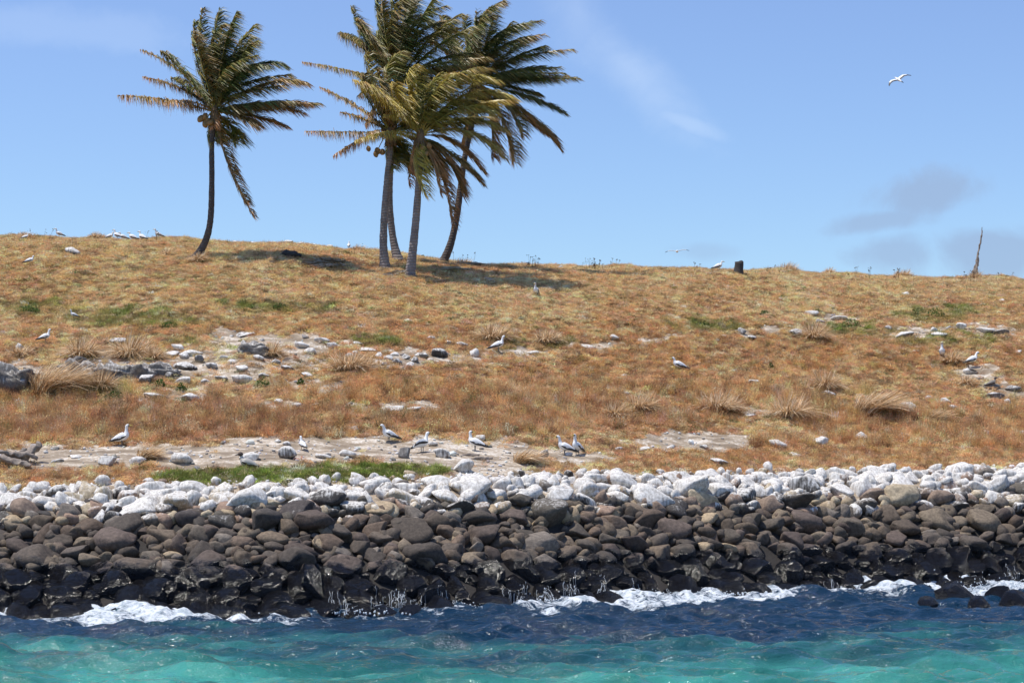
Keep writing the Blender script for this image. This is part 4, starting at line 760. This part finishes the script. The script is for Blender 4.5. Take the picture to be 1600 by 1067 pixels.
# ------------------------------------------------------------------ stones lying on the slope, one by one
# u, v of the foot, width, height in photo pixels, kind
HR = [(114, 399, 24, 13, 'G'), (29, 547, 14, 12, 'W'), (278, 548, 20, 10, 'W'), (267, 557, 24, 9, 'W'), (301, 555, 30, 9, 'W'), (286, 560, 16, 10, 'W'), (283, 577, 28, 13, 'G'), (311, 566, 14, 12, 'G'), (288, 601, 26, 13, 'W'), (244, 624, 38, 10, 'W'), (298, 628, 30, 14, 'W'),
      (227, 600, 26, 15, 'G'), (349, 562, 15, 7, 'W'), (363, 568, 17, 7, 'W'), (380, 527, 30, 9, 'G'), (388, 550, 32, 15, 'G'), (378, 600, 32, 14, 'W'), (377, 580, 22, 9, 'W'), (183, 537, 26, 9, 'D'), (167, 727, 28, 15, 'W'), (214, 725, 26, 12, 'W'), (283, 725, 38, 17, 'W'), (388, 718, 32, 12, 'W'),
      (253, 581, 30, 13, 'D'), (471, 543, 22, 9, 'W'), (484, 552, 20, 9, 'W'), (503, 535, 22, 8, 'W'), (519, 545, 16, 10, 'W'), (573, 549, 30, 7, 'W'), (687, 559, 26, 15, 'D'), (741, 557, 15, 13, 'W'), (700, 538, 10, 6, 'W'), (722, 541, 18, 7, 'G'), (674, 533, 14, 8, 'G'), (638, 504, 14, 6, 'W'),
      (611, 646, 38, 12, 'W'), (646, 641, 22, 6, 'W'), (554, 643, 18, 7, 'G'), (463, 636, 14, 7, 'W'), (436, 631, 14, 8, 'W'), (408, 640, 16, 6, 'W'), (494, 634, 15, 5, 'W'), (552, 674, 15, 9, 'W'), (698, 671, 19, 8, 'T'), (750, 688, 20, 9, 'W'), (677, 696, 16, 6, 'W'), (449, 716, 31, 19, 'S'), (543, 714, 26, 11, 'W'),
      (632, 716, 19, 17, 'G'), (692, 715, 27, 14, 'S'), (723, 737, 32, 20, 'W'), (505, 716, 24, 7, 'W'), (434, 692, 10, 6, 'W'), (447, 695, 12, 6, 'W'), (468, 676, 10, 5, 'T'), (915, 413, 14, 6, 'W'), (877, 421, 10, 7, 'G'), (960, 531, 14, 9, 'W'), (923, 546, 28, 7, 'W'), (1159, 522, 14, 10, 'G'), (1175, 531, 15, 7, 'D'),
      (1130, 528, 10, 5, 'W'), (832, 554, 20, 6, 'W'), (973, 590, 12, 5, 'W'), (977, 616, 12, 5, 'W'), (950, 636, 14, 6, 'W'), (1178, 600, 20, 7, 'G'), (967, 705, 14, 7, 'W'), (1005, 705, 22, 8, 'W'), (1048, 701, 12, 6, 'W'), (850, 714, 14, 12, 'G'), (1125, 726, 28, 10, 'G'), (1172, 651, 18, 5, 'W'),
      (1269, 494, 21, 9, 'W'), (1311, 500, 26, 6, 'W'), (1416, 462, 12, 6, 'W'), (1565, 472, 9, 5, 'W'), (1503, 515, 15, 11, 'W'), (1460, 520, 11, 9, 'W'), (1388, 517, 11, 9, 'G'), (1244, 526, 20, 13, 'D'), (1411, 527, 34, 9, 'G'), (1469, 526, 28, 7, 'W'), (1281, 506, 13, 7, 'G'), (1296, 620, 20, 10, 'G'),
      (1423, 642, 28, 14, 'W'), (1478, 630, 16, 9, 'W'), (1450, 625, 12, 7, 'G'), (1490, 640, 14, 8, 'W'), (1575, 636, 12, 13, 'W'), (1557, 624, 26, 11, 'G'), (1584, 611, 24, 9, 'G'), (1517, 584, 22, 9, 'W'), (1283, 695, 24, 14, 'W'), (1345, 689, 22, 15, 'W'), (1217, 699, 28, 12, 'W'), (1243, 713, 21, 6, 'W'),
      (1415, 683, 18, 6, 'G'), (1538, 681, 15, 9, 'G'), (1598, 682, 10, 9, 'W'), (1540, 520, 30, 8, 'W'), (1565, 523, 24, 7, 'G'), (560, 540, 14, 6, 'W'), (430, 571, 18, 10, 'G'), (450, 580, 22, 9, 'G'), (404, 562, 16, 8, 'W'), (480, 590, 18, 9, 'G'), (545, 560, 14, 8, 'G'), (320, 600, 14, 9, 'G'), (264, 590, 12, 8, 'G'), (330, 576, 18, 9, 'G'),
      (345, 596, 20, 9, 'G'), (412, 590, 16, 8, 'G'), (300, 578, 16, 10, 'D'), (592, 558, 13, 8, 'G'), (606, 563, 14, 9, 'W'), (620, 569, 14, 9, 'G'), (634, 561, 14, 8, 'G'), (648, 566, 12, 8, 'G'), (662, 560, 14, 9, 'G'), (640, 574, 12, 9, 'W'), (616, 556, 12, 6, 'W'), (654, 557, 12, 6, 'W'), (627, 578, 9, 5, 'G'), (600, 571, 10, 5, 'G'), (672, 565, 10, 6, 'W'),
      (343, 375, 16, 5, 'W'), (366, 375, 13, 5, 'W'), (396, 377, 18, 6, 'W'), (447, 378, 20, 7, 'W'), (466, 380, 14, 5, 'W'), (490, 381, 12, 5, 'W'), (515, 383, 14, 7, 'W'), (1590, 553, 14, 6, 'W'), (1100, 700, 14, 6, 'G'), (125, 577, 34, 20, 'O'), (92, 722, 14, 5, 'W'), (118, 715, 18, 5, 'W'), (1585, 640, 16, 6, 'G')]
LM = [('the leftmost booby', 190, 690), ('the driftwood', 35, 715), ('the largest shaggy tussock', 80, 600), ('the dark ledge', 185, 580), ('the twin green bushes', 267, 605), ('the lone palm', 305, 400), ('the brown headed gull', 388, 725), ('the spiky tussock at left', 205, 545), ('the green bush left of centre', 410, 600),
      ('the small booby facing away', 473, 695), ('the wide green and straw tussock', 548, 570), ('the rubble patch', 632, 560), ('the booby with bent head', 607, 680), ('the booby with lifted wing', 660, 690), ('the booby with long black wing', 742, 690), ('the grove of palms', 640, 420), ('the booby beside bright green grass', 781, 545),
      ('the booby pair', 892, 695), ('the sitting booby at centre', 1056, 577), ('the palm stump', 1154, 425), ('the large pale tussock', 1358, 630), ('the pale shaggy tussock', 1232, 640), ('the dead palm trunk', 1524, 425), ('the two boobies at far right', 1498, 560), ('the dark green leafy plant', 1462, 490), ('the lone booby on the upper slope', 838, 463),
      ('the thin pale tussock', 1000, 630), ('the dark topped stone', 1244, 520), ('the upright spiky tussock', 1290, 596)]
KN = {'W': ('whitened', 'white'), 'G': ('grey', 'grey'), 'D': ('dark white capped', 'dark'), 'T': ('tan', 'tan'), 'S': ('white streaked', 'streaked'), 'O': ('craggy grey', 'grey')}
used = {}; info = []
for i, (u, v, wd, hh, kd) in enumerate(HR):
    r = R(1000+i); best = []
    for nm, lu, lv in LM:
        dx, dy = u-lu, v-lv; d = math.hypot(dx, dy*1.6)
        if abs(dx) > abs(dy)*1.7: wd_ = ('just ' if d < 45 else '')+('right of ' if dx > 0 else 'left of ')
        elif abs(dy) > abs(dx)*1.7: wd_ = ('just ' if d < 45 else '')+('below ' if dy > 0 else 'above ')
        else: wd_ = ('below and ' if dy > 0 else 'above and ')+('right of ' if dx > 0 else 'left of ')
        best.append((d, wd_+nm))
    best.sort(); size = 'large' if wd*hh > 330 else ('small' if wd*hh < 110 else 'medium'); shp = 'flat' if hh < wd*.36 else ('rounded' if hh > wd*.6 else 'low')
    info.append([u, v, size, shp, KN[kd][0], best])
    cand_ = ['%s %s %s stone %s' % (size, shp, KN[kd][0], best[j][1]) for j in range(2)]
    cand_ += ['%s %s %s stone %s and %s' % (size, shp, KN[kd][0], best[0][1], best[j][1]) for j in (1, 2, 3)]
    cand_ += ['%s %s %s stone %s, %s one of its neighbours' % (size, shp, KN[kd][0], best[0][1], q) for q in ('the furthest left', 'the furthest right', 'the lowest', 'the highest')]
    lab = next((c for c in cand_ if c not in used and len(c.split()) <= 16), cand_[0]); used[lab] = 1
    (l, k) = at(u, v); a, c = wd*k*.54, hh*k*.62; b_ = a*r.uniform(.7, 1.0)
    tint = {'W': (.42, .37, .32, r.uniform(.75, 1.0)), 'G': (.20, .185, .17, r.uniform(.42, .62)), 'D': (.07, .06, .055, .50), 'T': (.34, .27, .20, .25), 'S': (.14, .12, .11, .66), 'O': (.15, .14, .13, .3)}[kd]
    o = link('stone', RM[r.randint(26)]); o.matrix_basis = rock_matrix(l[0], l[1]+b_*.4, l[2]+c*.62, a, b_, c, (r.normal(0, .12), r.normal(0, .12), r.choice([0, 3.14])+r.normal(0, .35))); o.color = tint
    o['label'] = lab; o['category'] = 'stone'; o['group'] = 'stones lying on the slope'
# rough grey ledges at the left
def craggy(seed, wx_, dy_, hz, lab, u, v):
    V, T = ICO[4]; V = V.copy(); V = np.sign(V)*np.abs(V)**.75; S_ = np.array([wx_, dy_, hz]); W = V*S_
    n = vn3(W*2.2, seed)-.5; rid = np.abs(vn3(W*np.array([3, 3, 6.])+5, seed+1)-.5)*2; rid2 = np.abs(vn3(W*9, seed+2)-.5)*2
    d = V/np.linalg.norm(V, axis=1)[:, None]; W = W+d*(n*.4+(rid-.4)*.55+(rid2-.4)*.22)[:, None]*min(1, hz*1.6)
    (l, k) = at(u, v); o = link('rock_ledge', mesh_np('rock_ledge', W, tris=T, mat=stone_o, smooth=False), loc=(l[0], l[1]+dy_*.5, l[2]+hz*.3)); o.color = (.19, .175, .16, .36); o['label'] = lab; o['category'] = 'rock ledge'; o['group'] = 'rough grey ledges on the left slope'
craggy(1, .95, .5, .62, 'large fissured grey rock ledge at the far left edge beside the largest tussock', 16, 614)
craggy(2, .75, .4, .40, 'grey rock ledge between the largest tussock and the dark ledge', 128, 592)
craggy(3, 1.05, .5, .46, 'dark undercut rock ledge right of the largest tussock', 188, 596)
craggy(4, .60, .3, .26, 'low dark rock ledge left of the grey stones', 256, 586)
craggy(5, .60, .3, .26, 'grey rock ledge above the small gravel left of the dark tussock', 392, 552)
craggy(6, .35, .3, .15, 'flat dark rock ledge at the far right edge of the slope', 1552, 606)

# ------------------------------------------------------------------ birds
def fm_(name, c, rough=.6): return simple(name, c, rough, .06, 30, .05)
white_m = fm_('white_feathers', (.80, .79, .77)); black_m = fm_('black_feathers', (.035, .030, .028)); grey_m = fm_('grey_brown_feathers', (.22, .19, .16)); bill_m = fm_('yellow_bill', (.55, .42, .10), .4); mask_m = fm_('dark_face', (.03, .03, .035)); leg_m = fm_('grey_legs', (.16, .15, .14)); brown_m = fm_('brown_hood', (.06, .035, .025)); lgrey_m = fm_('pale_grey_feathers', (.42, .39, .35))
def wing_mesh(side, mat_up, mat_lo, lift=0.0):
    """folded wing: a flat teardrop along the flank, white above, black trailing edge"""
    n, m = 16, 9; V = []
    for i in range(n):
        t = i/(n-1); x = .12-.50*t; zc = .30-.14*t-.03*t*t+lift*math.sin(t*2.6)*.5; h = .085*math.sin(min(1, t*2.2+.12)*1.5708)*(1-t)**.45+.006; yy = .118*(1-.72*t**1.3)
        for j in range(m):
            s = j/(m-1)*2-1; V.append((x, side*(yy+.018*(1-s*s)*(1-t)-max(s, 0)*.035*(1-t)+lift*.4*t), zc+s*h))
    V = np.array(V); Q = grid_quads(n, m); mi = []
    for q in Q:
        j = q[0] % m; i = q[0]//m; mi.append(1 if (j < 4+(i > 8)*1+(i > 12)*4) else 0)
    if side > 0: Q = Q[:, ::-1]
    V2 = V+np.array([0, -side*.012, 0]); Vv = np.vstack([V, V2]); Qq = np.vstack([Q, Q[:, ::-1]+len(V)])
    return mesh_np('wing', Vv, quads=Qq, mats=[mat_up, mat_lo], midx=mi+mi)
def booby(u, v, scale, yaw, label, pose='stand', name='booby', cols=None, small=False, wing_lift=0):
    """yaw 0 looks right in the photo, 180 left; the origin is between the feet"""
    wm, bm_, hm, blm = cols or (white_m, black_m, white_m, bill_m)
    l, k = at(u, v); l = (l[0], l[1], l[2]+(.13 if v < 660 and pose == 'sit' else (.08 if v < 660 else 0)))
    o = thing(name, l, label, 'seabird', 'seabirds on the island'); o.rotation_euler = (0, 0, math.radians(yaw)); o.scale = (scale,)*3
    dz = -.14 if pose == 'sit' else 0; 
    neck = {'stand': [(.135, .40), (.155, .48), (.175, .545), (.215, .565), (.25, .558)], 'bend': [(.14, .40), (.17, .48), (.205, .52), (.245, .515), (.27, .495)], 'up': [(.12, .42), (.125, .50), (.13, .57), (.165, .60), (.20, .60)],
            'sit': [(.14, .38), (.155, .43), (.17, .475), (.205, .495), (.24, .488)], 'turn': [(.13, .40), (.14, .48), (.14, .545), (.11, .565), (.075, .56)]}[pose]
    body = [(-.36, .135), (-.27, .17), (-.16, .215), (-.04, .255), (.06, .29), (.115, .335)]
    pts = [(x, 0, z+dz) for x, z in body+neck]; rn = [.012, .04, .085, .115, .118, .085, .056, .044, .046, .045, .018]; ry = [.03, .05, .088, .118, .12, .09, .054, .042, .043, .040, .016]
    link('body', tube_mesh('body', pts, ry, rn, wm if hm is wm else wm, 44, 14), o)
    hx, hz = neck[-1]; px, pz = neck[-2]; d = np.array([hx-px, 0, hz-pz]); d /= np.linalg.norm(d); h0 = np.array([hx, 0, hz+dz])
    if hm is not wm: link('hood', tube_mesh('hood', [h0-d*.10+[0, 0, -.05], h0-d*.06, h0-d*.03, h0+d*.004], [.058, .060, .056, .026], None, hm, 14), o)
    link('bill', tube_mesh('bill', [h0-d*.012, h0+d*.03, h0+d*.075-[0, 0, .004], h0+d*.115-[0, 0, .012]], [.024, .020, .012, .002], None, blm, 12, 8), o)
    if not small:
        link('face_mask', tube_mesh('face_mask', [h0-d*.022-[0, 0, .004], h0-d*.004-[0, 0, .004], h0+d*.014-[0, 0, .004]], [.034, .032, .018], None, mask_m, 8, 10), o)
        for s in (-1, 1): link('eye', mesh_np('eye', V1*.0075+(h0-d*.034+[0, s*.038, .012]), tris=T1, mat=mask_m), o)
    for s in (-1, 1):
        q = link('wing', wing_mesh(s, wm, bm_, wing_lift if s < 0 else 0), o); q.location = (0, 0, dz)
    tl = [(-.22, 0, .185+dz), (-.34, 0, .14+dz), (-.46, 0, .095+dz)]; link('tail', tube_mesh('tail', tl, [.05, .045, .012], [.02, .012, .004], bm_, 10, 8), o)
    if pose != 'sit':
        for s in (-1, 1):
            lg = link('leg', tube_mesh('leg', [(-.02, s*.045, .20), (-.005, s*.048, .10), (-.012, s*.05, .008)], [.022, .011, .009], None, leg_m, 9, 7), o)
            link('foot', mesh_np('foot', [(-.03, s*.05, .012), (.07, s*.05-.035, .004), (.082, s*.05, .006), (.07, s*.05+.035, .004), (-.03, s*.05, .002), (0, s*.05, .018)], tris=[(0, 1, 5), (5, 1, 2), (5, 2, 3), (5, 3, 0), (0, 4, 1), (0, 3, 4), (4, 3, 2), (4, 2, 1)], mat=leg_m, smooth=False), lg)
    return o
booby(191, 697, 1.0, 4, 'white booby with dark wing edge facing right at the left of the bare ground', 'up')
booby(473, 704, .72, 120, 'small white booby facing away beside the streaked round stone', 'stand')
booby(607, 691, .95, 205, 'white booby bowing its head to the left at the edge of the dry herbs', 'bend')
booby(660, 706, 1.0, 40, 'white booby with one wing lifted standing left of the streaked block', 'stand', wing_lift=.18)
booby(742, 704, 1.0, 168, 'white booby with its back to the right and a long black wing edge', 'turn')
booby(882, 711, 1.0, 190, 'left booby of the close pair, looking left', 'stand')
booby(902, 711, 1.02, 235, 'right booby of the close pair, facing the water with raised neck', 'up')
booby(386, 730, 1.0, 176, 'brown headed grey gull sitting in front of an oval white stone', 'sit', 'gull', (lgrey_m, brown_m, brown_m, mask_m))
booby(838, 466, .86, 250, 'lone white booby standing on the upper slope below the grove', 'stand')
booby(779, 553, .95, 12, 'white booby looking right beside the bright green grass', 'stand')
booby(1060, 580, .98, 185, 'white booby with black face sitting in the grass right of centre', 'sit')
booby(1472, 564, 1.0, 255, 'white booby standing in front of a brown tussock at right', 'up')
booby(1520, 574, .95, 15, 'white booby looking down right on a guano patch at far right', 'bend')
booby(1550, 608, .75, 10, 'brown bird with white belly resting on the rock ledge at far right', 'sit', 'brown_booby', (grey_m, brown_m, brown_m, mask_m))
booby(1517, 585, .5, 170, 'dark chick crouching beneath the booby at far right', 'sit', 'chick', (grey_m, brown_m, brown_m, mask_m), True)
booby(71, 539, .80, 30, 'white booby standing on the slope at far left', 'stand')
for (u, v, s_, yw, ps, lb) in [(40, 377, .6, 20, 'sit', 'white seabird sitting below the skyline at far left'), (92, 368, .7, 200, 'stand', 'white seabird standing on the skyline at far left'), (47, 415, .7, 20, 'sit', 'white seabird resting below the skyline beneath the leftmost crest bird'), (115, 501, .55, 200, 'stand', 'white seabird on the upper slope at far left'),
                               (172, 376, .7, 10, 'sit', 'leftmost resting bird of the crest flock'), (183, 373, .75, 160, 'stand', 'standing bird near the left end of the crest flock'), (192, 377, .7, 190, 'sit', 'resting bird in the middle of the crest flock'), (207, 378, .8, 170, 'sit', 'low resting bird right of the middle of the crest flock'), (222, 380, .8, 150, 'stand', 'standing bird at the right end of the crest flock'),
                               (247, 375, .7, 200, 'stand', 'single white bird on the skyline between flock and lone palm'), (1123, 416, .85, 8, 'sit', 'white seabird sitting on the skyline left of the stump'), (545, 387, .6, 90, 'stand', 'tiny white bird on the skyline left of the grove')]:
    booby(u, v, s_, yw, lb, ps, small=True)
def axes_euler(yv, zv):
    yv = Vector(yv).normalized(); xv = yv.cross(Vector(zv)).normalized(); zv = xv.cross(yv); return Matrix((xv, yv, zv)).transposed().to_euler()
def flyer(u, v, D, span, yaw, roll, pitch, label):
    x = (u-CU)*D/F; z = CH-(v-HV)*D/F; o = thing('flying_booby', (x, D, z), label, 'seabird', 'seabirds in the air'); o.rotation_euler = Euler((math.radians(roll), math.radians(pitch), math.radians(yaw))) if yaw is not None else axes_euler(roll, pitch); s = span/1.6; o.scale = (s,)*3
    link('body', tube_mesh('body', [(-.38, 0, .0), (-.25, 0, 0), (-.05, 0, 0), (.12, 0, .01), (.25, 0, .02), (.34, 0, .02), (.38, 0, .01)], [.01, .04, .08, .08, .045, .04, .015], None, white_m, 28), o)
    link('bill', tube_mesh('bill', [(.36, 0, .012), (.42, 0, .008), (.48, 0, 0)], [.02, .012, .002], None, bill_m, 8, 8), o); link('tail', tube_mesh('tail', [(-.3, 0, 0), (-.42, 0, 0), (-.55, 0, 0)], [.05, .04, .008], [.012, .01, .004], black_m, 8, 8), o)
    for sd in (-1, 1):
        st = [(0, .15, -.10, 0), (.18, .19, -.08, .05), (.42, .20, -.04, .085), (.62, .10, -.08, .06), (.80, -.10, -.20, .0)]; V = []; mi = []
        for (yv, le, te, zz) in st:
            for j in range(6):
                f = j/5; xx = le+(te-le)*f; V.append((xx, sd*yv, zz+.018*math.sin(f*3.14)+.0))
        V = np.array(V); Q = grid_quads(5, 6)
        for q in Q: mi.append(1 if q[0] % 6 >= 3 or q[0]//6 >= 3 else 0)
        Qb = Q[:, ::-1]; link('wing', mesh_np('wing', np.vstack([V, V-[0, 0, .014]]), quads=np.vstack([Q, Qb+len(V)]), mats=[white_m, black_m], midx=mi+[0 if m_ == 0 else 1 for m_ in mi]), o)
flyer(1404, 125, 95, 1.3, None, (-.85, -.2, -.42), (-.35, -.62, .7), 'white seabird banking with one wing raised high in the blue sky at right')
flyer(1058, 393, 120, 1.5, 262, 3, 4, 'white seabird gliding low over the skyline with wings spread flat')
